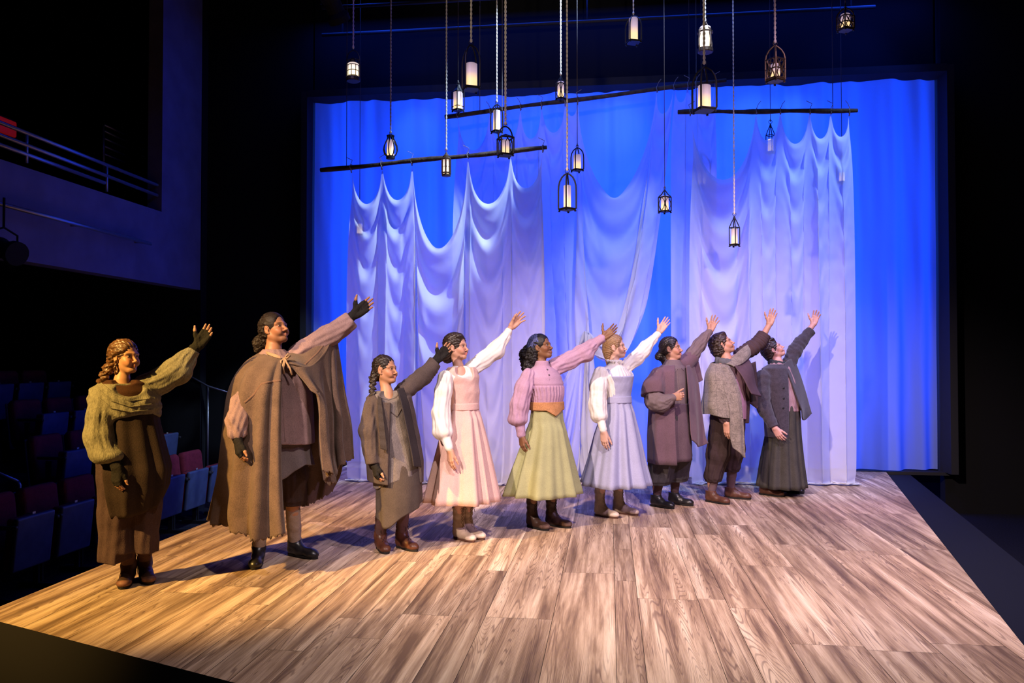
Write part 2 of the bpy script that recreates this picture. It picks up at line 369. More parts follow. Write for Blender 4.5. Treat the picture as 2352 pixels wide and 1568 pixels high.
def cloth_sim(tx, tz, lens, ty, H, ds=0.03, iters=420, seed=0, gather=None, amp=0.075, ymin=-9, ymax=20, spread=1.06, tyr=None, grav=0.35):
    """a cloth hung from tie points and let go under gravity; tx, tz tie points, lens the cloth's own width between ties"""
    rng = np.random.RandomState(seed); tx = np.array(tx); tz = np.array(tz); tyr = ty if tyr is None else tyr
    cols = [0]
    for L in lens: cols.append(cols[-1]+max(4, int(round(L/ds))))
    C = cols[-1]+1; R = int(round(H/ds))+1
    P = np.zeros((R, C, 3), np.float32); topx = np.zeros(C); topz = np.zeros(C)
    for k in range(len(lens)):
        a, b = cols[k], cols[k+1]; n = b-a; t = np.arange(n+1)/n; wd = tx[k+1]-tx[k]; L = n*ds
        sag = max(0.02, 0.46*np.sqrt(max(L*L-wd*wd, 1e-4)))
        topx[a:b+1] = tx[k]+t*wd; topz[a:b+1] = tz[k]+t*(tz[k+1]-tz[k])-sag*(1-(2*t-1)**2)
    yb = ty+(tyr-ty)*(topx-topx[0])/(topx[-1]-topx[0])
    rows = np.arange(R)[:, None]*ds; f = np.clip(rows/H, 0, 1); xm = topx.mean()
    P[:, :, 0] = topx[None]+(topx-xm)[None]*(spread-1)*f; P[:, :, 2] = topz[None]-rows
    s = np.arange(C)*ds; ph = rng.rand(4)*6.28
    fine = np.sin(s*2*np.pi/0.33+ph[0]+0.8*np.sin(s*1.7+ph[1]))+0.6*np.sin(s*2*np.pi/0.55+ph[2])
    P[:, :, 1] = yb[None]+amp*fine[None]*np.clip(rows/0.8, 0, 1)
    for c in cols: P[:, max(0, c-1):c+2, 1] -= 0.02
    pin = np.zeros((R, C), bool); pos = P.copy()
    for k, c in enumerate(cols): pin[0, c] = True; pos[0, c] = (tx[k], yb[c], tz[k])
    if gather:
        gx, gy, gz, k0, k1 = gather; c0, c1 = cols[k0], cols[k1]
        for c in range(c0, c1+1):
            u = (c-c0)/(c1-c0); d = np.hypot(topx[c]-gx, topz[c]-gz); r = min(R-8, int(d*1.02/ds))
            q = (gx+0.05*(u-0.3), gy-0.05+0.05*np.sin(u*19), gz-0.06*u); pin[r, c] = True; pos[r, c] = q
            tt = np.linspace(0, 1, r+1)[:, None]; P[:r+1, c] = P[0, c]*(1-tt)+np.array(q)*tt
            P[r:, c] = np.array(q)[None]+np.c_[0.25*(u-.4)*np.linspace(0, 1, R-r), 0.05*np.sin(u*19)*np.ones(R-r), -np.arange(R-r)*ds]
    P[pin] = pos[pin]; V = np.zeros_like(P); wt = (~pin).astype(np.float32); dt = 0.03
    def con(A, B, wa, wb, L, k=1.0):
        d = B-A; l = np.sqrt((d*d).sum(-1))+1e-9; ws = wa+wb; ws = np.where(ws == 0, 1, ws)
        g = d*((l-L)/l*k/ws)[..., None]; A += g*wa[..., None]; B -= g*wb[..., None]
    for it in range(iters):
        V *= 0.94; V[..., 2] -= grav*dt; Q = P; P = P+V*dt*wt[..., None]
        for _ in range(2):
            for o in (0, 1):
                n = P[o+1::2].shape[0]; con(P[o:-1:2][:n], P[o+1::2], wt[o:-1:2][:n], wt[o+1::2], ds)
            for o in (0, 1):
                n = P[:, o+1::2].shape[1]; con(P[:, o:-1:2][:, :n], P[:, o+1::2], wt[:, o:-1:2][:, :n], wt[:, o+1::2], ds)
        D = ds*2**.5
        con(P[:-1, :-1], P[1:, 1:], wt[:-1, :-1], wt[1:, 1:], D, 0.15); con(P[:-1, 1:], P[1:, :-1], wt[:-1, 1:], wt[1:, :-1], D, 0.15)
        for m_, kk in ((2, 0.12), (4, 0.05)):
            for o in range(m_):
                A = P[:, o::m_]; B = A[:, 1::2]; n = B.shape[1]
                if n: con(A[:, 0::2][:, :n], B, wt[:, o::m_][:, 0::2][:, :n], wt[:, o::m_][:, 1::2], ds*m_, kk)
        P[..., 2] = np.maximum(P[..., 2], 0.012); P[..., 1] = np.clip(P[..., 1], ymin, ymax); P[pin] = pos[pin]
        V = (P-Q)/dt; fl = P[..., 2] < 0.02; V[fl] *= 0.3
    return P, cols
def hung_cloth(name, label, m, ties, fullness, Y, H, Yr=None, gather=None, seed=1, **k):
    Yr = Y if Yr is None else Yr; n = len(ties)
    q = [ony(x, y, Y+(Yr-Y)*(x-ties[0][0])/(ties[-1][0]-ties[0][0])) for x, y in ties]
    tx = [p[0] for p in q]; tz = [p[2] for p in q]
    P, cols = cloth_sim(tx, tz, np.diff(tx)*np.array(fullness), Y, H, seed=seed, gather=gather, tyr=Yr, **k)
    R, C = P.shape[:2]; P0 = P[0].copy()
    for k_ in range(len(ties)-1):                        # cowl folds nested under each swag
        a, b = cols[k_], cols[k_+1]; t = np.linspace(0, 1, b-a+1)[None]; d = np.arange(R)[:, None]*0.03
        sag = max(0.03, float((P0[a, 2]+P0[b, 2])/2-P0[(a+b)//2, 2])); lam = 0.20+0.42*sag
        win = np.sin(np.pi*t)**1.2; ph_ = d*(1+1.3*(2*t-1)**2)/lam*2*np.pi
        saw = np.sin(ph_)+0.35*np.sin(2*ph_+0.9)
        P[:, a:b+1, 1] -= win*saw*min(0.075, 0.13*sag+0.012)*np.exp(-d/(0.35+1.9*sag))*np.clip(d/0.06, 0, 1)
    for c in cols:                                       # the corners stay tied up to the pole
        P[0, c, 2] += 0.085; P[1, c, 2] += 0.045
        for q in (c-1, c+1):
            if 0 <= q < C: P[0, q, 2] += 0.030
    o = mesh_np(name, P.reshape(-1, 3), grid_faces(R, C), m)
    sm = o.modifiers.new('smooth', 'SMOOTH'); sm.factor = 0.5; sm.iterations = 2
    sb = o.modifiers.new('subdivision', 'SUBSURF'); sb.levels = 1; sb.render_levels = 1
    return tag(o, label, 'cloth', 'white cloths hung from the poles'), [P0[c] for c in cols]
sheerA = sheer_mat('white_muslin', (0.80, 0.79, 0.80), 0.16, 0.42)
sheerB = sheer_mat('white_voile', (0.76, 0.77, 0.80), 0.17, 0.5)
cA, tA = hung_cloth('draped_cloth', 'white draped cloth on the lowest pole, behind the pink dress, with one deep swag', sheerA,
    [(808, 397), (878, 390), (947, 381), (1075, 362), (1173, 362), (1247, 351)], [1.5, 1.4, 2.05, 1.45, 1.5], 9.42, 3.95, Yr=9.25, seed=1)
g = ony(1347, 755, 9.85)
cB, tB = hung_cloth('draped_cloth', 'white sheer cloth swept aside and knotted behind the green skirt', sheerB,
    [(1051, 272), (1126, 262), (1196, 255), (1244, 252), (1298, 245), (1327, 242), (1509, 213), (1548, 208)], [1.5, 1.5, 1.9, 1.6, 1.3, 1.85, 1.8], 10.1, 4.9,
    seed=2, gather=(g[0], 9.85, g[2], 5, 7))
cB2, tB2 = hung_cloth('draped_cloth', 'narrow white sheer cloth hanging straight at the high end of the tilted pole', sheerB,
    [(1550, 208), (1579, 204), (1597, 202), (1642, 200)], [1.8, 1.8, 1.6], 10.15, 4.95, seed=5)
cC, tC = hung_cloth('draped_cloth', 'white draped cloth on the right hand level pole, behind the tweed wrap', sheerA,
    [(1585, 267), (1737, 263), (1792, 263), (1860, 263), (1908, 263), (1950, 267)], [1.38, 1.5, 1.45, 1.7, 1.8], 9.7, 4.75, Yr=9.85, seed=3)
# poles
bark = M('dark_branch_wood', (0.055, 0.035, 0.025), 0.8, var=0.5, scale=14, bump=0.6, bscale=40)
def thread_mat(): return M('dark_cord', (0.10, 0.09, 0.09), 0.9)
def pole(pa, pb, Ya, Yb, label, ties, cords, seed):
    a = ony(*pa, Ya); b = ony(*pb, Yb); rr = random.Random(seed)
    pts = []; rad = []
    for i in range(25):
        t = i/24; q = a*(1-t)+b*t
        q = q+np.array([0, 0.006*math.sin(t*9+seed), 0.004*math.sin(t*13+seed*2)])
        pts.append(q); rad.append(0.026+0.004*rr.random()+0.004*math.sin(t*17))
    o = MB().tube(pts, rad, 10).build('hanging_pole', bark, smooth=True)
    tag(o, label, 'pole', 'branch poles that carry the white cloths')
    for p in ties:                                       # cloth ties looped over the pole
        p = np.array(p, float); t = (p[0]-a[0])/(b[0]-a[0]); c = a*(1-t)+b*t
        m_ = MB(); ring = [c+np.array([0.008*math.sin(i), 0.034*math.cos(i*math.pi/5), 0.034*math.sin(i*math.pi/5)]) for i in range(10)]
        m_.tube(ring, 0.005, 5, closed=True)
        m_.tube([c+np.array([0, -0.03, -0.02]), p+np.array([0, -0.01, 0])], 0.008, 5)
        m_.tube([c+np.array([0, -0.02, 0.03]), c+np.array([0.02*rr.choice((-1, 1)), -0.02, 0.08]), c+np.array([0.05*rr.choice((-1, 1)), -0.03, 0.115])], 0.004, 5)
        m_.build('tie', M('tie_cord', (0.22, 0.19, 0.19), 0.9), o)
    for px in cords:
        t = (ony(px, pa[1], Ya)[0]-a[0])/(b[0]-a[0]); c = a*(1-t)+b*t
        MB().tube([c, (c[0], c[1], 7.21)], 0.0045, 5).build('suspension_cord', thread_mat(), o)
    return o
pole((736, 391), (1256, 339), 9.42, 9.25, 'lowest branch pole, dark and tilted, carrying the left white cloth', tA, (797, 1157), 1)
pole((1022, 268), (1668, 184), 10.1, 10.1, 'long steeply tilted branch pole just below the top of the backdrop', list(tB)+list(tB2)[1:], (1102, 1583), 2)
pole((1557, 257), (1969, 254), 9.68, 9.85, 'short level branch pole on the right, carrying a white cloth', tC, (1600, 1921), 3)
# ================================================================== LANTERNS
iron = M('blackened_iron', (0.020, 0.018, 0.017), 0.5, 0.6, spec=0.4)
rust = M('aged_bronze', (0.09, 0.06, 0.035), 0.5, 0.6, var=0.4, scale=30)
def candle_mat(name, lo, hi, s):
    m, nt, p = _nt(name); N = nt.nodes; Lk = nt.links
    tc = N.new('ShaderNodeTexCoord'); sp = N.new('ShaderNodeSeparateXYZ'); Lk.new(tc.outputs['Generated'], sp.inputs[0])
    r = N.new('ShaderNodeValToRGB'); e = r.color_ramp.elements
    e[0].position = 0.0; e[0].color = rgba(lo); e[1].position = 1.0; e[1].color = rgba([c*0.30 for c in hi])
    a = e.new(0.3); a.color = rgba(lo); b = e.new(0.62); b.color = rgba([0.55*x+0.10*y for x, y in zip(hi, lo)])
    Lk.new(sp.outputs[2], r.inputs[0]); Lk.new(r.outputs[0], p.inputs['Emission Color']); p.inputs['Emission Strength'].default_value = s
    p.inputs['Base Color'].default_value = (0.40, 0.35, 0.32, 1); p.inputs['Roughness'].default_value = 0.5
    return m
warmc = candle_mat('glowing_wax', (1.0, 0.66, 0.30), (0.62, 0.44, 0.62), 1.25)
hotc = candle_mat('bright_glowing_wax', (1.0, 0.76, 0.44), (1.0, 0.82, 0.70), 2.0)
ropem = M('pale_twisted_rope', (0.78, 0.72, 0.64), 0.9, var=0.15, scale=90)
def rope(o, base, top, r, thin=False, m=None):
    b = MB(); L = top-base[2]
    if thin: b.tube([base, (base[0], base[1], top)], r, 5)
    else:
        n = int(L/0.012)
        for s_ in (0, math.pi):
            b.tube([(base[0]+r*0.8*math.cos(s_+i*0.9), base[1]+r*0.8*math.sin(s_+i*0.9), base[2]+L*i/n) for i in range(n+1)], r*0.85, 5)
    b.lathe((base[0], base[1], base[2]-0.01), [(r*0.5, -0.012), (r*1.9, 0), (r*1.9, 0.015), (r, 0.03)], 8)
    return b.build('rope', m or ropem, o, smooth=True)
def lantern(px, ytop, ybot, wpx, Y, kind, label, cand=None, rp=0.006, thin=False, rot=0.5, fm=None, cm=None, xr=None):
    """px, ytop, ybot, wpx: the picture's centre, top of the ring, foot and width in px at the depth Y; cand: (width, top, bottom) px"""
    fm = fm or iron; cm = cm or warmc
    c0 = ony(px, ybot, Y); zt_ = ony(px, ytop, Y)[2]; S = Y/F_PX
    h = zt_-c0[2]; w_ = wpx*S; x, y, z = c0
    o = empty('lantern', (x, y, z), label, 'lantern', 'lanterns hung over the stage')
    f = MB(); bb = MB(); hw = w_/2
    cr, sr = math.cos(rot), math.sin(rot); Rz = np.array([[cr, -sr, 0], [sr, cr, 0], [0, 0, 1]])
    def at(u, v, t): q = Rz @ np.array([u, v, 0]); return np.array([x+q[0], y+q[1], z+t])
    hs = hw/(abs(cr)+abs(sr))                              # half side of the square foot so that its turned width fits
    cb = 0.02*h
    ringr = min(0.022, 0.05*h)
    if kind in ('arch', 'square', 'gazebo', 'ornate', 'ogee', 'peak'):
        bt = 0.05*h
        bb.box((x, y, z+bt*0.75), (2*hs, 2*hs, bt*0.5), Rz); bb.box((x, y, z+bt*0.25), (1.84*hs, 1.84*hs, bt*0.5), Rz)
        for u in (-1, 1):
            for v in (-1, 1): bb.box(at(u*hs*0.86, v*hs*0.86, -0.006), (0.014, 0.014, 0.012), Rz)
        cb = bt
    r = max(0.005, 0.042*w_)
    top = h-2*ringr
    cs = [(-1, -1), (1, -1), (1, 1), (-1, 1)]
    if kind == 'arch':                                    # four posts that bow over into a pointed crown
        sh = 0.55*top
        for u, v in cs:
            P = [at(u*hs*0.95, v*hs*0.95, cb)]+[at(u*hs*0.95*k_, v*hs*0.95*k_, sh+(top-sh)*t_) for k_, t_ in ((1, 0), (0.97, 0.25), (0.86, 0.5), (0.62, 0.75), (0.32, 0.9), (0.0, 1.0))]
            f.tube(P, r, 6)
    elif kind == 'square':
        lid = 0.72*top
        for u, v in cs: f.tube([at(u*hs*0.92, v*hs*0.92, cb), at(u*hs*0.92, v*hs*0.92, lid)], r, 6)
        f.box((x, y, z+lid), (2*hs, 2*hs, 0.025*h), Rz); f.lathe((x, y, z+lid), [(hs*1.25, 0), (hs*0.6, 0.14*h), (hs*0.35, top-lid)], 4, rot+math.pi/4)
        for u, v, u2, v2 in ((-1, -1, 1, -1), (1, -1, 1, 1), (1, 1, -1, 1), (-1, 1, -1, -1)):
            f.tube([at(u*hs*0.92, v*hs*0.92, cb+0.1*h), at(u2*hs*0.92, v2*hs*0.92, cb+0.1*h)], r*0.7, 5)
    elif kind == 'gazebo':                                # square cage of pointed arches under an arched handle
        lid = 0.60*top
        for u, v in cs: f.tube([at(u*hs*0.94, v*hs*0.94, cb), at(u*hs*0.94, v*hs*0.94, lid)], r, 6)
        for (u, v), (u2, v2) in zip(cs, cs[1:]+cs[:1]):
            f.tube([at(u*hs*0.94, v*hs*0.94, lid), at(u2*hs*0.94, v2*hs*0.94, lid)], r*1.2, 6)
            for q in (0.33, 0.67):
                a_ = at((u+(u2-u)*q)*hs*0.94, (v+(v2-v)*q)*hs*0.94, cb); b_ = at((u+(u2-u)*q)*hs*0.94, (v+(v2-v)*q)*hs*0.94, lid*0.72)
                m_ = at((u+(u2-u)*0.5)*hs*0.94, (v+(v2-v)*0.5)*hs*0.94, lid*0.95); f.tube([a_, b_, m_], r*0.6, 5)
            f.tube([at(u*hs*0.94, v*hs*0.94, lid), at(0, 0, lid+0.12*h)], r*0.8, 5)
        f.tube([at(-hs*1.1*math.cos(t_), 0, lid+(top-lid)*math.sin(t_)) for t_ in np.linspace(0, math.pi, 13)], r, 6)
    elif kind == 'ornate':                                # pierced panels under a domed crown
        sh = 0.60*top
        for u, v in cs:
            f.tube([at(u*hs*0.95, v*hs*0.95, cb), at(u*hs*0.95, v*hs*0.95, sh)]+[at(u*hs*k_, v*hs*k_, sh+(top-sh)*t_) for k_, t_ in ((0.85, 0.35), (0.6, 0.65), (0.25, 0.88), (0, 1.0))], r*1.1, 6)
        for (u, v), (u2, v2) in zip(cs, cs[1:]+cs[:1]):
            for hh in (cb+0.02*h, sh*0.55, sh): f.tube([at(u*hs*0.95, v*hs*0.95, hh), at(u2*hs*0.95, v2*hs*0.95, hh)], r*0.9, 5)
            for q in (0.25, 0.5, 0.75):
                wob = lambda t_: q+0.1*math.sin(t_*9+q*9)
                f.tube([at((u+(u2-u)*wob(t_))*hs*0.95, (v+(v2-v)*wob(t_))*hs*0.95, cb+(sh-cb)*t_) for t_ in np.linspace(0, 1, 9)], r*0.75, 5)
    elif kind in ('ogee', 'peak'):                        # posts, a collar, then a waisted cap
        sh = (0.66 if kind == 'ogee' else 0.60)*top
        for u, v in cs:
            f.tube([at(u*hs*0.92, v*hs*0.92, cb), at(u*hs*0.92, v*hs*0.92, sh)]+[at(u*hs*k_, v*hs*k_, sh+(top-sh)*t_) for k_, t_ in (((0.78, 0.15), (0.45, 0.4), (0.2, 0.75), (0.0, 1.0)) if kind == 'ogee' else ((0.55, 0.4), (0.2, 0.72), (0, 1)))], r, 6)
        for (u, v), (u2, v2) in zip(cs, cs[1:]+cs[:1]):
            f.tube([at(u*hs*0.92, v*hs*0.92, sh), at(u2*hs*0.92, v2*hs*0.92, sh)], r, 5)
            if kind == 'ogee':
                for s_ in (-1, 1):
                    f.tube([at((u+(u2-u)*(0.5+s_*0.42*math.sin(t_*math.pi)))*hs*0.92, (v+(v2-v)*(0.5+s_*0.42*math.sin(t_*math.pi)))*hs*0.92, cb+(sh-cb)*t_) for t_ in np.linspace(0, 1, 9)], r*0.6, 5)
    elif kind == 'bulb':                                  # turned foot, round cage of bowed wires, neck ring
        bb.lathe((x, y, z), [(hw*0.5, 0), (hw*0.62, 0.02*h), (hw*0.62, 0.10*h), (hw*0.5, 0.13*h)], 14); cb = 0.13*h
        for k_ in range(8):
            an = k_*math.pi/4
            f.tube([(x+hw*q*math.cos(an), y+hw*q*math.sin(an), z+t_*top) for q, t_ in ((0.55, 0.13), (0.85, 0.22), (1.0, 0.38), (0.92, 0.55), (0.62, 0.74), (0.42, 0.86), (0.45, 0.95))], r, 5)
        f.tube([(x+hw*0.46*math.cos(t_), y+hw*0.46*math.sin(t_), z+0.95*top) for t_ in np.linspace(0, 2*math.pi, 12, endpoint=False)], r*1.4, 5, closed=True)
        f.tube([(x-hw*0.45, y, z+0.95*top), (x, y, z+top), (x+hw*0.45, y, z+0.95*top)], r, 5)
    elif kind == 'railroad':                              # round tank, barred globe, vented chimney, side tubes and bail
        bb.lathe((x, y, z), [(hw*0.9, 0), (hw, 0.02*h), (hw, 0.10*h), (hw*0.7, 0.16*h)], 16); cb = 0.16*h
        for k_ in range(8):
            an = k_*math.pi/4; f.tube([(x+hw*0.72*math.cos(an), y+hw*0.72*math.sin(an), z+0.16*h), (x+hw*0.72*math.cos(an), y+hw*0.72*math.sin(an), z+0.46*h)], r*0.8, 5)
        for hh in (0.30, 0.46):
            f.tube([(x+hw*0.72*math.cos(t_), y+hw*0.72*math.sin(t_), z+hh*h) for t_ in np.linspace(0, 2*math.pi, 14, endpoint=False)], r, 5, closed=True)
        f.lathe((x, y, z+0.46*h), [(hw*0.74, 0), (hw*0.74, 0.03*h), (hw*0.45, 0.06*h), (hw*0.45, 0.16*h), (hw*0.3, 0.2*h)], 14)
        for s_ in (-1, 1): f.tube([(x+s_*hw*0.95, y, z+0.1*h), (x+s_*hw, y, z+0.45*h), (x+s_*hw*0.8, y, z+0.62*h), (x+s_*hw*0.35, y, z+0.66*h)], r, 6)
        f.tube([(x-hw*0.95*math.cos(t_), y, z+0.6*h+(top-0.6*h)*math.sin(t_)) for t_ in np.linspace(0, math.pi, 13)], r*0.7, 5)
    elif kind == 'pierced':                               # six-sided tin with keyhole windows and a tiered cap
        bb.lathe((x, y, z), [(hw*0.95, 0), (hw, 0.01*h), (hw, 0.06*h), (hw*0.9, 0.08*h)], 6, rot); cb = 0.08*h
        for k_ in range(6):
            an = rot+k_*math.pi/3; f.tube([(x+hw*0.88*math.cos(an), y+hw*0.88*math.sin(an), z+cb), (x+hw*0.88*math.cos(an), y+hw*0.88*math.sin(an), z+0.62*h)], r*2.0, 6)
            a2 = an+math.pi/3; p_ = lambda a__, t_: np.array([x+hw*0.86*math.cos(a__), y+hw*0.86*math.sin(a__), z+t_*h])
            f.tube([p_(an, 0.34)*0.72+p_(a2, 0.34)*0.28, p_(an, 0.34)], r*1.3, 5); f.tube([p_(a2, 0.34)*0.72+p_(an, 0.34)*0.28, p_(a2, 0.34)], r*1.3, 5)
            f.tube([p_(an, 0.12), p_(a2, 0.12)], r*2, 5)
        f.lathe((x, y, z+0.60*h), [(hw*0.95, 0), (hw*0.98, 0.05*h), (hw*0.7, 0.10*h), (hw*0.72, 0.13*h), (hw*0.3, 0.22*h), (hw*0.12, 0.28*h), (hw*0.1, top-0.6*h)], 12, rot)
    elif kind == 'branch':                                # bent sticks lashed round a tall candle
        bb.lathe((x, y, z), [(hw*0.85, 0), (hw*0.95, 0.02*h), (hw*0.95, 0.12*h), (hw*0.8, 0.13*h)], 14); cb = 0.13*h
        for k_ in range(4):
            an = rot+k_*math.pi/2
            f.tube([(x+hw*q*math.cos(an), y+hw*q*math.sin(an), z+t_*top) for q, t_ in ((0.85, 0.02), (0.98, 0.2), (1.0, 0.4), (0.88, 0.62), (0.98, 0.72), (0.55, 0.82), (0.16, 1.0))], [r*1.3, r*1.5, r*1.1, r*1.6, r*1.0, r*1.3, r], 6)
        f.tube([(x+hw*0.9*math.cos(t_), y+hw*0.9*math.sin(t_), z+0.68*top) for t_ in np.linspace(0, 2*math.pi, 12, endpoint=False)], r*1.2, 5, closed=True)
    # hanging ring
    if kind != 'railroad': f.tube([(x+ringr*math.cos(t_), y, z+h-ringr+ringr*math.sin(t_)) for t_ in np.linspace(0, 2*math.pi, 12, endpoint=False)], max(0.0025, ringr*0.16), 5, closed=True)
    f.build('frame', fm, o, smooth=False); bb.build('base', fm, o)
    if cand:
        cw, ca, cz = cand; r_ = cw*S/2; z1 = ony(px, ca, Y)[2]-z; z0 = max(cb, ony(px, cz, Y)[2]-z)
        z0 = cb if z0-cb < 0.05*h else z0
        cd = MB().lathe((x, y, z+cb), [(r_*0.95, 0), (r_, 0.005), (r_, z1-cb-0.004), (r_*0.9, z1-cb), (r_*0.25, z1-cb-0.012)], 18)
        cd.build('candle', cm, o, smooth=False)
    rope(o, (x, y, z+h), 7.21, rp, thin, M('dark_cord', (0.10, 0.09, 0.09), 0.9) if thin else None)
    return o
LAN = [
 (811, 108, 187, 34, 7.6, 'railroad', 'small dark railway style lantern with a barred window, leftmost of the hung lanterns', (26, 146, 171), 0.006, False),
 (897, 303, 366, 34, 8.6, 'bulb', 'round bellied wire cage lantern hanging above the left end of the lowest pole', (17, 322, 357), 0.006, False),
 (1025, 342, 405, 23, 8.4, 'pierced', 'slim pierced tin lantern hanging in front of the middle of the lowest pole', (17, 366, 398), 0.006, False),
 (1082, 93, 207, 48, 7.4, 'arch', 'large square footed lantern with a fat candle, high above the tilted pole against black', (29, 147, 201), 0.007, False),
 (1052, 188, 255, 31, 8.8, 'square', 'dark square lantern across the top edge of the backdrop, beside the large one', (22, 211, 248), 0.004, True),
 (1141, 232, 304, 30, 8.6, 'arch', 'open arched lantern with a slim candle, just above the caged one on a white rope', (17, 254, 297), 0.005, False),
 (1161, 283, 358, 43, 7.6, 'gazebo', 'caged lantern with an arched handle on a bright white rope over the lowest pole', (19, 322, 352), 0.008, False),
 (1288, 169, 228, 25, 8.6, 'ogee', 'small blue lit lantern at the top of the backdrop above the tilted pole', (15, 188, 222), 0.006, False),
 (1303, 388, 483, 43, 7.3, 'arch', 'tall open arched lantern hanging lowest over the lavender blouse', (17, 426, 477), 0.006, False),
 (1326, 333, 392, 31, 8.6, 'arch', 'small arched lantern behind the tall one, on a thin dark cord', (17, 356, 386), 0.004, True),
 (1455, 30, 99, 38, 8.0, 'arch', 'arched lantern with a two toned candle high against the black above the backdrop', (20, 42, 92), 0.005, False),
 (1527, 430, 487, 31, 8.4, 'ogee', 'round caged lantern on a thin cord in front of the swept cloth', (17, 450, 481), 0.0035, True),
 (1620, 46, 121, 37, 8.2, 'branch', 'bright lantern of bent sticks around a wide candle, at the top of the picture', (24, 62, 110), 0.006, False),
 (1618, 143, 256, 54, 7.0, 'arch', 'biggest lantern, four curved posts on a square foot, below the one of bent sticks', (29, 197, 248), 0.008, False),
 (1687, 488, 564, 25, 8.2, 'peak', 'narrow lantern with a pointed cap hanging lowest on the right, before the right cloth', (14, 525, 558), 0.005, False),
 (1781, 95, 188, 44, 7.4, 'ornate', 'tall brown lantern of pierced scrollwork against the black, right of the stick lantern', (20, 148, 180), 0.007, False),
 (1942, 12, 71, 36, 8.2, 'ornate', 'rightmost lantern, short and dark with arched windows, high in the black', (20, 33, 60), 0.004, True),
 (1770, 276, 352, 22, 10.4, 'peak', 'lantern half hidden by the right cloth with only its cap showing', (12, 320, 347), 0.004, True),
 (1612, 345, 430, 40, 10.3, 'arch', 'lantern seen dimly through the pinkish left edge of the right cloth', (18, 398, 424), 0.004, True),
 (1934, 358, 420, 22, 10.35, 'peak', 'lantern glowing faintly through the far right edge of the right cloth', (12, 396, 415), 0.004, True),
 (826, 480, 540, 24, 10.0, 'peak', 'lantern glowing faintly through the left edge of the left cloth', (13, 514, 535), 0.004, True),
]
for i, L_ in enumerate(LAN):
    px, yt, yb, wp, Y, kind, lab, cd, rp, thin = L_
    lantern(px, yt, yb, wp, Y, kind, lab, cd, rp, thin, rot=0.35+0.6*((i*37) % 10)/10, fm=rust if kind in ('pierced', 'ornate', 'branch') else iron,
            cm=hotc if (kind in ('branch', 'pierced', 'railroad') or i >= 17) else warmc)
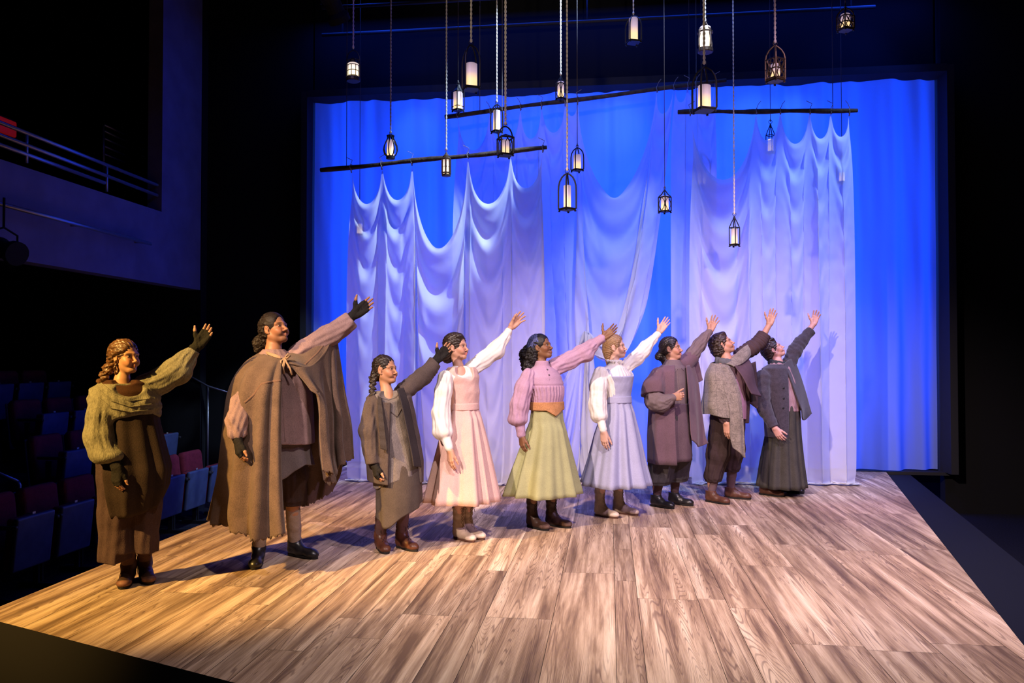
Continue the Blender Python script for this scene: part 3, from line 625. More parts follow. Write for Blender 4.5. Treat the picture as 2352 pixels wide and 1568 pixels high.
# ================================================================== FIGURE KIT (smooth blended volumes -> one continuous skin)
def _axis(lo, hi, step, fine):
    out = [lo]
    while out[-1] < hi:
        x = out[-1]; st = step
        for a, b, s_ in fine:
            if a-st <= x <= b: st = min(st, s_)
        out.append(x+st)
    return np.array(out, np.float32)
class Sdf:
    def __init__(s, lo, hi, step, fine=()):
        s.ax = [_axis(lo[i], hi[i], step, [(f[0][i], f[1][i], f[2]) for f in fine]) for i in range(3)]
        s.d = np.full([len(a) for a in s.ax], 0.5, np.float32)
    def blk(s, lo, hi):
        sl = []
        for i in range(3):
            a = max(0, int(np.searchsorted(s.ax[i], lo[i]))-1); b = min(len(s.ax[i]), int(np.searchsorted(s.ax[i], hi[i]))+1)
            sl.append(slice(a, max(a, b)))
        X = s.ax[0][sl[0]][:, None, None]; Y = s.ax[1][sl[1]][None, :, None]; Z = s.ax[2][sl[2]][None, None, :]
        return tuple(sl), X, Y, Z
    def mix(s, sl, q, k, cut=False):
        d = s.d[sl]
        if d.size == 0: return
        if cut:
            q = -q; h = np.maximum(k-np.abs(d-q), 0)/max(k, 1e-6); s.d[sl] = np.maximum(d, q)+h*h*k*0.25
        else:
            h = np.maximum(k-np.abs(d-q), 0)/max(k, 1e-6); s.d[sl] = np.minimum(d, q)-h*h*k*0.25
    def cap(s, a, b, ra, rb=None, k=0.01, cut=False, wr=None, pl=None):
        rb = ra if rb is None else rb; a = np.asarray(a, float); b = np.asarray(b, float); m = max(ra, rb)+k+0.03
        sl, X, Y, Z = s.blk(np.minimum(a, b)-m, np.maximum(a, b)+m); ba = b-a; L2 = float(ba @ ba)+1e-9
        px, py, pz = X-a[0], Y-a[1], Z-a[2]
        t0 = (px*ba[0]+py*ba[1]+pz*ba[2])/L2; t = np.clip(t0, 0, 1)
        q = np.sqrt((px-t*ba[0])**2+(py-t*ba[1])**2+(pz-t*ba[2])**2)-(ra+(rb-ra)*t)
        if wr: q = q-wr[0]*np.sin(6.283*(wr[1]*t0+wr[2])+2.2*np.sin((px-py*0.7+pz*0.4)*wr[3]))
        if pl:                                             # long folds running along the limb
            w_ = unit(ba); e1 = np.array([0.3, -0.9, 0.2]); e1 = unit(e1-w_*(e1 @ w_)); e2 = np.cross(w_, e1)
            th = np.arctan2(px*e2[0]+py*e2[1]+pz*e2[2], px*e1[0]+py*e1[1]+pz*e1[2]); T = np.clip(t0, -0.2, 1.2)+pl[3]
            q = q-pl[0]*(np.sin(pl[1]*th+pl[2]*T+1.3*np.sin(2*th+2.1*T))+0.5*np.sin((pl[1]*2+1)*th-pl[2]*1.3*T+1))
        s.mix(sl, q, k, cut); return s
    def chain(s, pts, k=0.012, wr=None, pl=None):
        for i in range(len(pts)-1): s.cap(pts[i][0], pts[i+1][0], pts[i][1], pts[i+1][1], k, wr=wr, pl=pl and (pl[0], pl[1], pl[2], float(i)))
        return s
    def ell(s, c, r, R=None, k=0.01, cut=False):
        c = np.asarray(c, float); r = np.asarray(r, float); m = max(r)+k+0.03; sl, X, Y, Z = s.blk(c-m, c+m)
        p = [X-c[0], Y-c[1], Z-c[2]]
        if R is not None: p = [R[0][i]*p[0]+R[1][i]*p[1]+R[2][i]*p[2] for i in range(3)]   # columns of R are the local axes
        k0 = np.sqrt((p[0]/r[0])**2+(p[1]/r[1])**2+(p[2]/r[2])**2); k1 = np.sqrt((p[0]/r[0]**2)**2+(p[1]/r[1]**2)**2+(p[2]/r[2]**2)**2)+1e-6
        s.mix(sl, k0*(k0-1)/k1, k, cut); return s
    def loft(s, zs, cx, cy, rl, rf, yaw, k=0.02, fold=None, cut=False, ends=True):
        """upright body of elliptic sections; rl across, rf front to back"""
        zs = np.asarray(zs, float); o_ = np.argsort(zs); zs = zs[o_]; cx, cy, rl, rf = [np.asarray(v, float)[o_] for v in (cx, cy, rl, rf)]
        m = max(rl.max(), rf.max())+k+0.06
        sl, X, Y, Z = s.blk((cx.min()-m, cy.min()-m, zs[0]-0.08), (cx.max()+m, cy.max()+m, zs[-1]+0.08))
        def itp(v):
            zz = np.clip(Z, zs[0], zs[-1]); i = np.clip(np.searchsorted(zs, zz.ravel())-1, 0, len(zs)-2).reshape(Z.shape); t = (zz-zs[i])/(zs[i+1]-zs[i])
            t = t*t*(3-2*t)*0.5+t*0.5; return (v[i]+(v[i+1]-v[i])*t).astype(np.float32)
        A, B, Cx, Cy = itp(rl), itp(rf), itp(cx), itp(cy); c_, s_ = math.cos(yaw), math.sin(yaw)
        dx, dy = X-Cx, Y-Cy; u = dx*c_+dy*s_; v = -dx*s_+dy*c_          # u along the facing, v to the left
        q = np.sqrt((u/B)**2+(v/A)**2)
        if fold is not None: q = q-fold(np.arctan2(v/A, u/B), Z, q)
        q = (q-1)*np.minimum(A, B)
        if ends: q = np.maximum(q, np.maximum(zs[0]-Z, Z-zs[-1]))
        s.mix(sl, q.astype(np.float32), k, cut); return s
    def half(s, p, n, k=0.004, lo=None, hi=None):
        """cut away everything on the n side of the plane through p, inside the box lo..hi"""
        n = np.asarray(n, float)/np.linalg.norm(n); lo = [a[0] for a in s.ax] if lo is None else lo; hi = [a[-1] for a in s.ax] if hi is None else hi
        sl, X, Y, Z = s.blk(lo, hi); q = -((X-p[0])*n[0]+(Y-p[1])*n[1]+(Z-p[2])*n[2]); s.mix(sl, q+0*s.d[sl], k, True); return s
    def rough(s, amp, f, fn=None, seed=0, band=0.04):
        """crumple: shift the surface by a soft trigonometric noise"""
        i = np.nonzero(np.abs(s.d) < band); P = np.stack([s.ax[a][i[a]] for a in range(3)], -1)
        rng = np.random.RandomState(seed); n = 0
        for o in range(3):
            K = rng.randn(3, 3); K /= np.linalg.norm(K, axis=1)[:, None]; q = P @ (K.T*f*(1.7**o)); ph = rng.rand(3)*6.28
            n = n+np.sin(q[:, 0]+ph[0]+1.7*np.sin(q[:, 1]*0.6+ph[1]))*np.sin(q[:, 2]+ph[2])*0.6**o
        if fn is not None: n = n*fn(P)
        s.d[i] -= (amp*n).astype(np.float32); return s
    def mesh(s, smooth=1):
        d = s.d; ax = s.ax; d[0] = d[-1] = 1; d[:, 0] = d[:, -1] = 1; d[:, :, 0] = d[:, :, -1] = 1; ins = d < 0
        cnt = np.zeros([n-1 for n in d.shape], np.uint8); sl = (slice(0, -1), slice(1, None))
        for a in (0, 1):
            for b in (0, 1):
                for c in (0, 1): cnt += ins[sl[a], sl[b], sl[c]]
        I = np.nonzero((cnt > 0) & (cnt < 8)); n = len(I[0]); vid = np.full(cnt.shape, -1, np.int32); vid[I] = np.arange(n)
        acc = np.zeros((n, 3)); num = np.zeros(n)
        for e in range(3):
            o1, o2 = [(1, 2), (0, 2), (0, 1)][e]
            for u in (0, 1):
                for v in (0, 1):
                    off = [0, 0, 0]; off[o1] = u; off[o2] = v; A = tuple(I[q]+off[q] for q in range(3)); off[e] = 1; B = tuple(I[q]+off[q] for q in range(3))
                    da, db = d[A], d[B]; w_ = (da < 0) != (db < 0); t = np.where(w_, da/np.where(w_, da-db, 1), 0)
                    for q in range(3):
                        pa, pb = ax[q][A[q]], ax[q][B[q]]; acc[:, q] += np.where(w_, pa+(pb-pa)*t, 0)
                    num += w_
        V = acc/num[:, None]; Fs = []
        for e in range(3):
            o1, o2 = [(1, 2), (2, 0), (0, 1)][e]
            a = [slice(None)]*3; b = [slice(None)]*3; a[e] = slice(0, -1); b[e] = slice(1, None)
            df = ins[tuple(a)] != ins[tuple(b)]; J = np.nonzero(df)
            ok = (J[o1] > 0) & (J[o2] > 0) & (J[o1] < d.shape[o1]-1) & (J[o2] < d.shape[o2]-1); J = [j[ok] for j in J]
            sg = ins[tuple(J)]
            def g(p, q): K = list(J); K[o1] = K[o1]-p; K[o2] = K[o2]-q; return vid[tuple(K)]
            Q = np.stack([g(1, 1), g(0, 1), g(0, 0), g(1, 0)], -1); Q[~sg] = Q[~sg][:, ::-1]; Fs.append(Q)
        Fq = np.concatenate(Fs); Fq = Fq[(Fq >= 0).all(1)]
        for _ in range(smooth):
            E = np.concatenate([Fq[:, [0, 1]], Fq[:, [1, 2]], Fq[:, [2, 3]], Fq[:, [3, 0]]]); S = np.stack([np.bincount(E[:, 0], V[E[:, 1], q], n)+np.bincount(E[:, 1], V[E[:, 0], q], n) for q in range(3)], -1)
            c = np.bincount(E.ravel(), minlength=n)[:, None]; V = V*0.5+0.5*S/np.maximum(c, 1)
        return V, Fq
    def build(s, name, m, parent, smooth=1):
        V, Fq = s.mesh(smooth); return mesh_np(name, V, Fq, m, parent)
def unit(v): v = np.asarray(v, float); return v/np.linalg.norm(v)
def skin_mat(name):
    if name in _mats: return _mats[name]
    m, nt, p = _nt(name); a = nt.nodes.new('ShaderNodeAttribute'); a.attribute_name = 'tone'; nt.links.new(a.outputs['Color'], p.inputs['Base Color'])
    p.inputs['Roughness'].default_value = 0.48; p.inputs['Specular IOR Level'].default_value = 0.35; _mats[name] = m; return m
def cloth_mat(name, col, var=0.16, bump=0.35, scale=7, rib=None, sheen=0.0, weave=260, check=None):
    """woven or knitted cloth: mottled colour, thread bump; rib = (axis scale) for ribbed knit"""
    if name in _mats: return _mats[name]
    m, nt, p = _nt(name); N = nt.nodes; Lk = nt.links; tc = N.new('ShaderNodeTexCoord')
    n = N.new('ShaderNodeTexNoise'); n.inputs['Scale'].default_value = scale; n.inputs['Detail'].default_value = 7; n.inputs['Roughness'].default_value = 0.6
    n2 = N.new('ShaderNodeTexNoise'); n2.inputs['Scale'].default_value = weave; n2.inputs['Detail'].default_value = 2
    mp = N.new('ShaderNodeMapping'); mp.inputs['Scale'].default_value = (1, 1, 0.45); Lk.new(tc.outputs['Object'], mp.inputs['Vector'])
    Lk.new(tc.outputs['Object'], n.inputs['Vector']); Lk.new(mp.outputs[0], n2.inputs['Vector'])
    mixn = N.new('ShaderNodeMath'); mixn.operation = 'MULTIPLY_ADD'; mixn.inputs[1].default_value = 0.55; Lk.new(n2.outputs[0], mixn.inputs[0])
    hm = N.new('ShaderNodeMath'); hm.operation = 'MULTIPLY'; hm.inputs[1].default_value = 0.45; Lk.new(n.outputs[0], hm.inputs[0]); Lk.new(hm.outputs[0], mixn.inputs[2])
    r = N.new('ShaderNodeValToRGB'); r.color_ramp.elements[0].position = 0.33; r.color_ramp.elements[1].position = 0.67
    r.color_ramp.elements[0].color = rgba([c*(1-var*1.6) for c in col]); r.color_ramp.elements[1].color = rgba([min(1, c*(1+var*1.6)) for c in col])
    Lk.new(mixn.outputs[0], r.inputs[0]); Lk.new(r.outputs[0], p.inputs['Base Color'])
    if check:                                              # thin window-pane lines, spacing check[0] metres
        uv = N.new('ShaderNodeUVMap'); uv.uv_map = 'cloth'; sp = N.new('ShaderNodeSeparateXYZ'); Lk.new(uv.outputs[0], sp.inputs[0]); last = r.outputs[0]
        for ax_ in (0, 1):
            md = N.new('ShaderNodeMath'); md.operation = 'PINGPONG'; md.inputs[1].default_value = check[0]/2; Lk.new(sp.outputs[ax_], md.inputs[0])
            lt = N.new('ShaderNodeMath'); lt.operation = 'LESS_THAN'; lt.inputs[1].default_value = 0.0028; Lk.new(md.outputs[0], lt.inputs[0])
            mx = N.new('ShaderNodeMixRGB'); mx.inputs[2].default_value = rgba(check[1]); sf = N.new('ShaderNodeMath'); sf.operation = 'MULTIPLY'; sf.inputs[1].default_value = 0.4; Lk.new(lt.outputs[0], sf.inputs[0]); Lk.new(sf.outputs[0], mx.inputs[0]); Lk.new(last, mx.inputs[1]); last = mx.outputs[0]
        Lk.new(last, p.inputs['Base Color'])
    b = N.new('ShaderNodeBump'); b.inputs['Strength'].default_value = bump; b.inputs['Distance'].default_value = 0.004
    if rib:
        wv = N.new('ShaderNodeTexWave'); wv.inputs['Scale'].default_value = rib[0]; wv.inputs['Distortion'].default_value = 1.5; wv.bands_direction = rib[1]
        Lk.new(tc.outputs['Object'], wv.inputs['Vector']); Lk.new(wv.outputs['Fac'], b.inputs['Height']); b.inputs['Distance'].default_value = 0.008
    else: Lk.new(n2.outputs[0], b.inputs['Height'])
    Lk.new(b.outputs[0], p.inputs['Normal']); p.inputs['Roughness'].default_value = 0.9; p.inputs['Specular IOR Level'].default_value = 0.12
    if sheen: p.inputs['Sheen Weight'].default_value = sheen
    _mats[name] = m; return m

from mathutils.bvhtree import BVHTree
_bvh = {}
def surf(o, px, py, lift=0.0):
    """the point and normal where the picture point meets object o"""
    if o.name not in _bvh:
        me = o.data; off = Vector((0, 0, 0)); q = o.parent
        while q is not None: off += q.location; q = q.parent
        _bvh[o.name] = BVHTree.FromPolygons([v.co+off for v in me.vertices], [tuple(p_.vertices) for p_ in me.polygons])
    d = Vector(ray(px, py)).normalized(); h = _bvh[o.name].ray_cast(Vector(CAM), d)
    if h[0] is None: return None, None
    n = np.array(h[1]); n = n if n @ np.array(d) < 0 else -n
    return np.array(h[0])+n*lift, n
def seam(o, pts, r, m, name, n=14, lift=0.0, closed=False, segs=6):
    """a cord or edge laid along the surface of o through picture points"""
    P = []
    for (a, b), (c, d) in zip(pts[:-1], pts[1:]):
        for i in range(n): P.append((a+(c-a)*i/n, b+(d-b)*i/n))
    P.append(pts[-1]); Q = []
    for q in P:
        h, _ = surf(o, q[0], q[1], lift)
        if h is not None and (not Q or np.linalg.norm(h-Q[-1]) < 0.15): Q.append(h)
    if len(Q) < 2: return None
    return MB().tube(Q, r, segs).build(name, m, o, smooth=True)
def button(o, px, py, r, m, name='button'):
    h, n = surf(o, px, py, 0.001)
    if h is None: return
    R = np.array(Vector(n).to_track_quat('Z', 'Y').to_matrix()); b = MB().lathe((0, 0, 0), [(r*0.8, -0.003), (r, 0), (r, 0.003), (r*0.75, 0.005)], 12)
    b.V = [tuple(h+R @ np.array(v)) for v in b.V]; b.build(name, m, o)

class Fig:
    """a standing figure: every joint is given by its place in the picture and a depth offset from the feet"""
    def __init__(s, feet, yaw, label, step=0.0032):
        g_ = [onz(*f) for f in feet]; s.Y = (g_[0][1]+g_[1][1])/2; s.x = (g_[0][0]+g_[1][0])/2; s.s = F_PX/(s.Y*math.cos(YAW))
        s.yaw = math.radians(yaw); s.f = np.array([math.cos(s.yaw), math.sin(s.yaw), 0]); s.l = np.array([-math.sin(s.yaw), math.cos(s.yaw), 0]); s.step = step
        s.root = empty('person', (s.x, s.Y, 0), label, 'person', 'performers in a row')
    def p(s, px, py, dy=0.0): return ony(px, py, s.Y+dy)
    def m(s, px): return px/s.s
    def row(s, rows, ratio=0.68):
        """silhouette rows (py, left px, right px[, depth ratio[, dy]]) -> loft arrays turned to the figure's facing"""
        zs = []; cx = []; cy = []; rl = []; rf = []
        for r in rows:
            q = r[3] if len(r) > 3 and r[3] else ratio; dy = r[4] if len(r) > 4 else 0.0
            a = s.p(r[1], r[0], dy); b = s.p(r[2], r[0], dy); w_ = (b[0]-a[0])/2; e = math.hypot(math.sin(s.yaw), q*math.cos(s.yaw))
            zs.append((a[2]+b[2])/2); cx.append((a[0]+b[0])/2); cy.append(s.Y+dy); rl.append(w_/e); rf.append(q*w_/e)
        return zs, cx, cy, rl, rf
    def vol(s, lo, hi, step): return Sdf(lo, hi, step)
    def box(s, pts, pad):
        P = np.array(pts); return P.min(0)-pad, P.max(0)+pad
    def bx(s, x0_, y0_, x1_, y1_, d0=-0.45, d1=0.45):
        a = s.p(x0_, y1_, 0); b = s.p(x1_, y0_, 0); return (a[0]-0.05, s.Y+d0, a[2]-0.03), (b[0]+0.05, s.Y+d1, b[2]+0.05)
    # ---------------------------------------------------------------- skin
    def stand(s, sh, el, wr, neck, pel, toes, ang, L=0.265, kn=(0.02, 0.02)):
        """joints from picture points: pairs are (right, left)"""
        J = {'neck': s.p(*neck), 'pel': s.p(*pel)}
        for i, q in enumerate('RL'):
            J['sh'+q] = s.p(*sh[i]); J['el'+q] = s.p(*el[i]); J['wr'+q] = s.p(*wr[i])
            b = onz(*toes[i]); a = math.radians(ang[i]); d = np.array([math.cos(a), math.sin(a), 0]); J['an'+q] = b-d*(L-0.062)+np.array([0, 0, 0.105]); J['to'+q] = b-d*0.07+np.array([0, 0, 0.035])
            hip = J['pel']+s.l*(0.085 if q == 'L' else -0.085); J['kn'+q] = hip*0.47+J['an'+q]*0.53+s.f*kn[i]
        return J
    def head_axes(s):
        hy, hp, hr = s.head[3:6]; y_, p_, r_ = math.radians(hy), math.radians(hp), math.radians(hr)
        R = Matrix.Rotation(y_, 3, 'Z') @ Matrix.Rotation(-p_, 3, 'Y') @ Matrix.Rotation(r_, 3, 'X'); return np.array(R)
    def hp(s, x, y, z): return s.hc+s.R @ (np.array([x, y, z])*s.hs)
    def body(s, J, head, skin, lip, brow, hands, hs=1.0, female=True, height=1.7, smile=0.0, stubble=None, chin=0.0, leg=True, lipsz=1.0, nose=None):
        """J: joints in world space; head = (px, py, dy, yaw, pitch, roll); hands = {'L': spec, 'R': spec}"""
        s.J = J; s.head = head; s.hc = s.p(*head[:3]); s.hs = hs; s.R = R = s.head_axes(); s.hands = {}
        k = height/1.7; fine = [(s.hc-0.145*hs, s.hc+0.145*hs, s.step)]
        for side, hd in hands.items():
            W = np.asarray(hd['w']); e = W+unit(hd['d'])*0.19*hd.get('size', 1.0); fine.append((np.minimum(W, e)-0.04, np.maximum(W, e)+0.04, 0.0030))
        allp = np.array(list(J.values())+[s.hc+0.16, s.hc-0.16]+[f[0] for f in fine]+[f[1] for f in fine])
        S = Sdf(allp.min(0)-0.13, allp.max(0)+0.13, 0.013, fine)
        g_ = lambda n: np.asarray(J[n], float)
        # trunk, limbs
        ch = (g_('shL')+g_('shR'))/2; pel = g_('pel'); wst = ch*0.42+pel*0.58; fm = 0.92 if female else 1.05
        Rt = np.stack([s.f, s.l, [0, 0, 1]], 1)
        S.ell(ch-np.array([0, 0, 0.12]), (0.088*k*fm, 0.128*k*fm, 0.16*k), Rt, 0.03); S.ell(wst, (0.088*k*fm, 0.122*k*fm, 0.17*k), Rt, 0.05); S.ell(pel, (0.105*k, 0.150*k, 0.12*k), Rt, 0.05)
        nb = g_('neck'); nr = 0.044 if female else 0.050
        S.chain([(s.hp(-0.022, 0, -0.055), nr*hs), (nb, (nr+0.004)*hs), (ch*0.6+nb*0.4-np.array([0, 0, 0.05]), 0.068*k)], 0.03)
        for q in 'LR':
            S.cap(nb*0.6+ch*0.4-np.array([0, 0, 0.02]), g_('sh'+q)-np.array([0, 0, 0.016]), 0.040*k, 0.036*k, 0.02); S.chain([(g_('sh'+q)-np.array([0, 0, 0.008]), 0.042*k*fm), (g_('el'+q), 0.038*k*fm), (g_('wr'+q), 0.027*k*fm)], 0.02)
            if leg:
                hip = pel+s.l*(0.085*k if q == 'L' else -0.085*k)-np.array([0, 0, 0.04]); S.chain([(hip, 0.082*k), (g_('kn'+q), 0.052*k), (g_('kn'+q)*0.6+g_('an'+q)*0.4, 0.043*k), (g_('an'+q)+np.array([0, 0, 0.10]), 0.034*k), (g_('an'+q), 0.033*k)], 0.03)
                S.chain([(g_('an'+q)-np.array([0, 0, 0.02]), 0.028*k), (g_('an'+q)*0.5+g_('to'+q)*0.5-np.array([0, 0, 0.03]), 0.02*k), (g_('to'+q)-np.array([0, 0, 0.006]), 0.018*k)], 0.01)
        # skull and face
        nz = nose or (0.86 if female else 1.0); jw = 0.046 if female else 0.053
        H = s.hp; E = lambda c, r, kk, cut=False: S.ell(H(*c), np.array(r)*hs, R, kk*hs, cut); C = lambda a, b, ra, rb, kk, cut=False: S.cap(H(*a), H(*b), ra*hs, rb*hs, kk*hs, cut)
        E((-0.012, 0, 0.034), (0.097, 0.074, 0.086), 0.02); E((0.022, 0, -0.030), (0.066, 0.060, 0.082), 0.03)
        E((0.070+chin, 0, -0.098), (0.020, 0.020, 0.016), 0.03)
        for y in (-1, 1):
            C((-0.002, y*jw, -0.055), (0.058, y*0.018, -0.096), 0.016, 0.012, 0.03); E((0.060, y*0.038, -0.034), (0.026, 0.022, 0.022), 0.025)
            C((0.086, y*0.008, 0.014), (0.072, y*0.050, 0.017), 0.008, 0.007, 0.022)
            E((0.094, y*0.031, -0.001), (0.017, 0.019, 0.011), 0.012, True); E((0.0735, y*0.031, -0.001), (0.0135, 0.0155, 0.0118), 0.003)
            C((0.085, y*0.019, 0.0055), (0.078, y*0.045, 0.0045), 0.0035, 0.003, 0.004); C((0.083, y*0.020, -0.0085), (0.077, y*0.043, -0.0075), 0.003, 0.003, 0.004)
            E((-0.006, y*0.076, -0.006), (0.019, 0.008, 0.031), 0.006); E((0.000, y*0.084, -0.006), (0.009, 0.006, 0.018), 0.005, True); E((0.004, y*0.073, -0.034), (0.008, 0.007, 0.009), 0.006)
            E((0.0995, y*0.0125*nz, -0.041), (0.011*nz, 0.0075*nz, 0.008*nz), 0.008)
        C((0.084, 0, 0.004), (0.101+0.009*nz, 0, -0.034), 0.0072, 0.0092*nz, 0.012); E((0.102+0.0105*nz, 0, -0.0375), (0.0112*nz, 0.0102*nz, 0.0092*nz), 0.008)
        cz = smile*0.006
        for y in (-1, 1):
            C((0.0945, 0, -0.0655), (0.080, y*0.024, -0.0680+cz), 0.0062*lipsz, 0.003, 0.009); C((0.0925, 0, -0.0770), (0.080, y*0.022, -0.0695+cz), 0.0066*lipsz, 0.003, 0.009)
            if smile: E((0.074, y*0.036, -0.052), (0.017, 0.013, 0.015), 0.02)
            C((0.0985, 0, -0.0712), (0.084, y*0.024, -0.0690+cz), 0.0018+0.0008*smile, 0.001, 0.003, True)
        # hands
        nails = []
        for side, hd in hands.items(): nails += s.hand(S, side, **hd)
        V, Fq = S.mesh(1); col = np.tile(np.array(skin, float), (len(V), 1))
        loc = ((V-s.hc) @ R)/hs
        def paint(c, r, colr, w_=1.0, soft=0.5, P=None, base=None):
            q = np.sqrt((((loc if P is None else P)-np.array(c))**2/np.array(r)**2).sum(1)); a = np.clip((1+soft-q)/soft, 0, 1)[:, None]*w_; col[:] = col*(1-a)+np.array(colr)*a
        dk = np.array(skin)*0.55
        for y in (-1, 1):
            paint((0.075, y*0.042, -0.03), (0.03, 0.022, 0.02), np.array(skin)*np.array([1.05, 0.78, 0.74]), 0.5, 1.0)
            paint((0.088, y*0.030, 0.004), (0.03, 0.018, 0.010), dk, 0.18, 0.6)
        if stubble is not None: paint((0.075, 0, -0.085), (0.05, 0.055, 0.035), stubble, 0.55, 0.5); paint((0.105, 0, -0.055), (0.02, 0.026, 0.007), stubble, 0.75, 0.5)
        paint((0.093, 0, -0.0712+0.3*cz), (0.022, 0.022, 0.0080), lip, 0.85, 0.35)
        for y in (-1, 1):
            paint((0.085, y*0.024, 0.0185), (0.018, 0.013, 0.0034), brow, 0.72, 0.45); paint((0.078, y*0.038, 0.0195), (0.016, 0.010, 0.0028), brow, 0.65, 0.45)
            paint((0.086, y*0.031, -0.001), (0.012, 0.0120, 0.0046), (0.50, 0.47, 0.45), 0.9, 0.25); paint((0.089, y*0.0315, 0.0004), (0.013, 0.0074, 0.0054), (0.03, 0.018, 0.012), 1.0, 0.25)
            paint((0.085, y*0.032, 0.0062), (0.012, 0.0135, 0.0016), (0.03, 0.02, 0.016), 0.8, 0.4)
        for c, r, in nails:
            q = ((V-c)**2).sum(1)**0.5; a = np.clip((r-q)/(r*0.5), 0, 1)[:, None]*0.8; col[:] = col*(1-a)+np.clip(np.array(skin)*1.25+0.08, 0, 1)*a
        o = mesh_np('body', V, Fq, skin_mat('skin'), s.root)
        at = o.data.color_attributes.new('tone', 'FLOAT_COLOR', 'POINT'); at.data.foreach_set('color', np.c_[col, np.ones(len(V))].astype(np.float32).ravel())
        s.bodyobj = o; return o
    def hand(s, S, side, w, d, n, curl=(8, 10, 8), spread=1.0, thumb=(0.62, 0.78, 0.2), s_=None, grow=0.0, only_glove=False, glove=False, fist=False, bend=0.0, **kw):
        """five fingers and a thumb from the wrist w; d toward the fingers, n out of the palm"""
        sc = kw.get('size', 1.0); W = np.asarray(w, float); d = unit(d); n = np.asarray(n, float); n = unit(n-d*(n @ d)); t = np.cross(n, d)*(1 if side == 'R' else -1)
        # thumb side: for a right hand, palm toward the viewer and fingers up, the thumb is to the viewer's right ... t points there
        t = np.cross(d, n)*(1 if side == 'R' else -1); pts = []; nails = []; K = []
        off = (0.030, 0.010, -0.010, -0.029); ln = (0.072, 0.080, 0.074, 0.058); kl = (0.087, 0.091, 0.087, 0.079); sp = (7, 1.5, -4.5, -12)
        for i in range(4):
            k_ = W+(d*kl[i]+t*off[i]+n*(-0.004 if i in (1, 2) else 0.0))*sc; K.append(k_)
            S.cap(W+(t*off[i]*0.62+d*0.006)*sc, k_, (0.0135+grow)*sc, (0.0105+grow)*sc, 0.014)
        S.cap(W+(d*0.012+t*0.018+n*0.008)*sc, W+(d*0.052+t*0.030+n*0.010)*sc, (0.017+grow)*sc, (0.011+grow)*sc, 0.014)
        S.cap(W+(d*0.015-t*0.020+n*0.007)*sc, W+(d*0.05-t*0.026+n*0.006)*sc, (0.013+grow)*sc, (0.010+grow)*sc, 0.014)
        for i in range(4):
            a = math.radians(sp[i]*spread); dd = d*math.cos(a)+t*math.sin(a); p0 = K[i]; an = 0; rr = (0.0086, 0.0080, 0.0073, 0.0062)
            cu = [c+i*1.5 for c in curl]
            for j, fr_ in enumerate((0.44, 0.31, 0.25)):
                an += math.radians(cu[j]); v = dd*math.cos(an)+n*math.sin(an); p1 = p0+v*ln[i]*fr_*sc*(0.95 if j == 2 else 1)
                r0, r1 = rr[j]*sc*(0.88 if i == 3 else 1), rr[j+1]*sc*(0.88 if i == 3 else 1)
                if only_glove and j > 0: break
                if only_glove: p1 = p0+(p1-p0)*0.8
                S.cap(p0, p1, r0+grow, r1+grow, 0.005 if j else 0.008); p0 = p1
            nails.append((p0-n*0.006*sc, 0.0075*sc))
        p0 = W+(d*0.026+t*0.024+n*0.008)*sc; v = unit(d*thumb[0]+t*thumb[1]+n*thumb[2])
        for j, (L_, r0, r1) in enumerate(((0.042, 0.015, 0.0115), (0.033, 0.0112, 0.0098), (0.027, 0.0098, 0.0072))):
            if only_glove and j > 1: break
            p1 = p0+v*L_*sc*(0.5 if only_glove and j == 1 else 1); S.cap(p0, p1, (r0+grow)*sc, (r1+grow)*sc, 0.008); p0 = p1; v = unit(v+d*0.22)
        nails.append((p0+t*0.003, 0.008*sc)); return nails
    def glove(s, side, hd, fore, m, name='glove'):
        """fingerless knitted glove: the palm, the finger roots and a cuff up the forearm"""
        W = np.asarray(hd['w'], float); e = W+unit(hd['d'])*0.14; fore = np.asarray(fore, float)
        S = Sdf(np.minimum(np.minimum(W, e), fore)-0.06, np.maximum(np.maximum(W, e), fore)+0.06, 0.0035)
        h2 = dict(hd); s.hand(S, side, grow=0.0042, only_glove=True, **h2); S.cap(fore, W, 0.038, 0.031, 0.015, wr=(0.002, 6, 0, 20)); S.rough(0.0012, 120, seed=3)
        return S.build(name, m, s.root)
    # ---------------------------------------------------------------- hair
    def hair(s, m, back=(), front=0.055, top=1.10, low=-0.055, curl=0.0, strands=26, side=0.0, name='hair', extra=None, ears=True, pad=0.0, facecut=1.0):
        """a cap of hair over the skull with a cut out face, plus round masses (x, y, z, rx, ry, rz) in the head's own frame"""
        P = [s.hp(*b[:3]) for b in back]+[s.hc]; ext = max([max(b[3:6]) for b in back]+[0.12])*s.hs+0.05
        lo, hi = s.box(P, ext); S = Sdf(np.minimum(lo, s.hc-0.15), np.maximum(hi, s.hc+0.15), 0.0034); R = s.R; hs = s.hs
        S.ell(s.hp(-0.016, 0, 0.036), np.array((0.101*top*0.96, 0.0765*top, 0.090*top))*hs, R, 0.004)
        S.ell(s.hp(-0.045, 0, -0.01), np.array((0.062, 0.066+side, 0.075))*hs*top, R, 0.03)
        sl = tuple(slice(None) for _ in range(3)); X, Y, Z = S.ax[0][:, None, None]-s.hc[0], S.ax[1][None, :, None]-s.hc[1], S.ax[2][None, None, :]-s.hc[2]
        lx, ly, lz = [(R[0][i]*X+R[1][i]*Y+R[2][i]*Z)/hs for i in range(3)]
        # face opening and the nape line
        cut = np.sqrt(((lx-0.115)/(0.115-front+0.0)/1.0)**2+(ly/0.086)**2+((lz+0.038)/0.134)**2)-1
        S.mix(sl, (cut*0.06*facecut).astype(np.float32), 0.012, True)
        S.mix(sl, np.maximum(lz-(low-0.25*(lx+0.03)), lz-0.05+0*lx).astype(np.float32)*hs, 0.015, True)
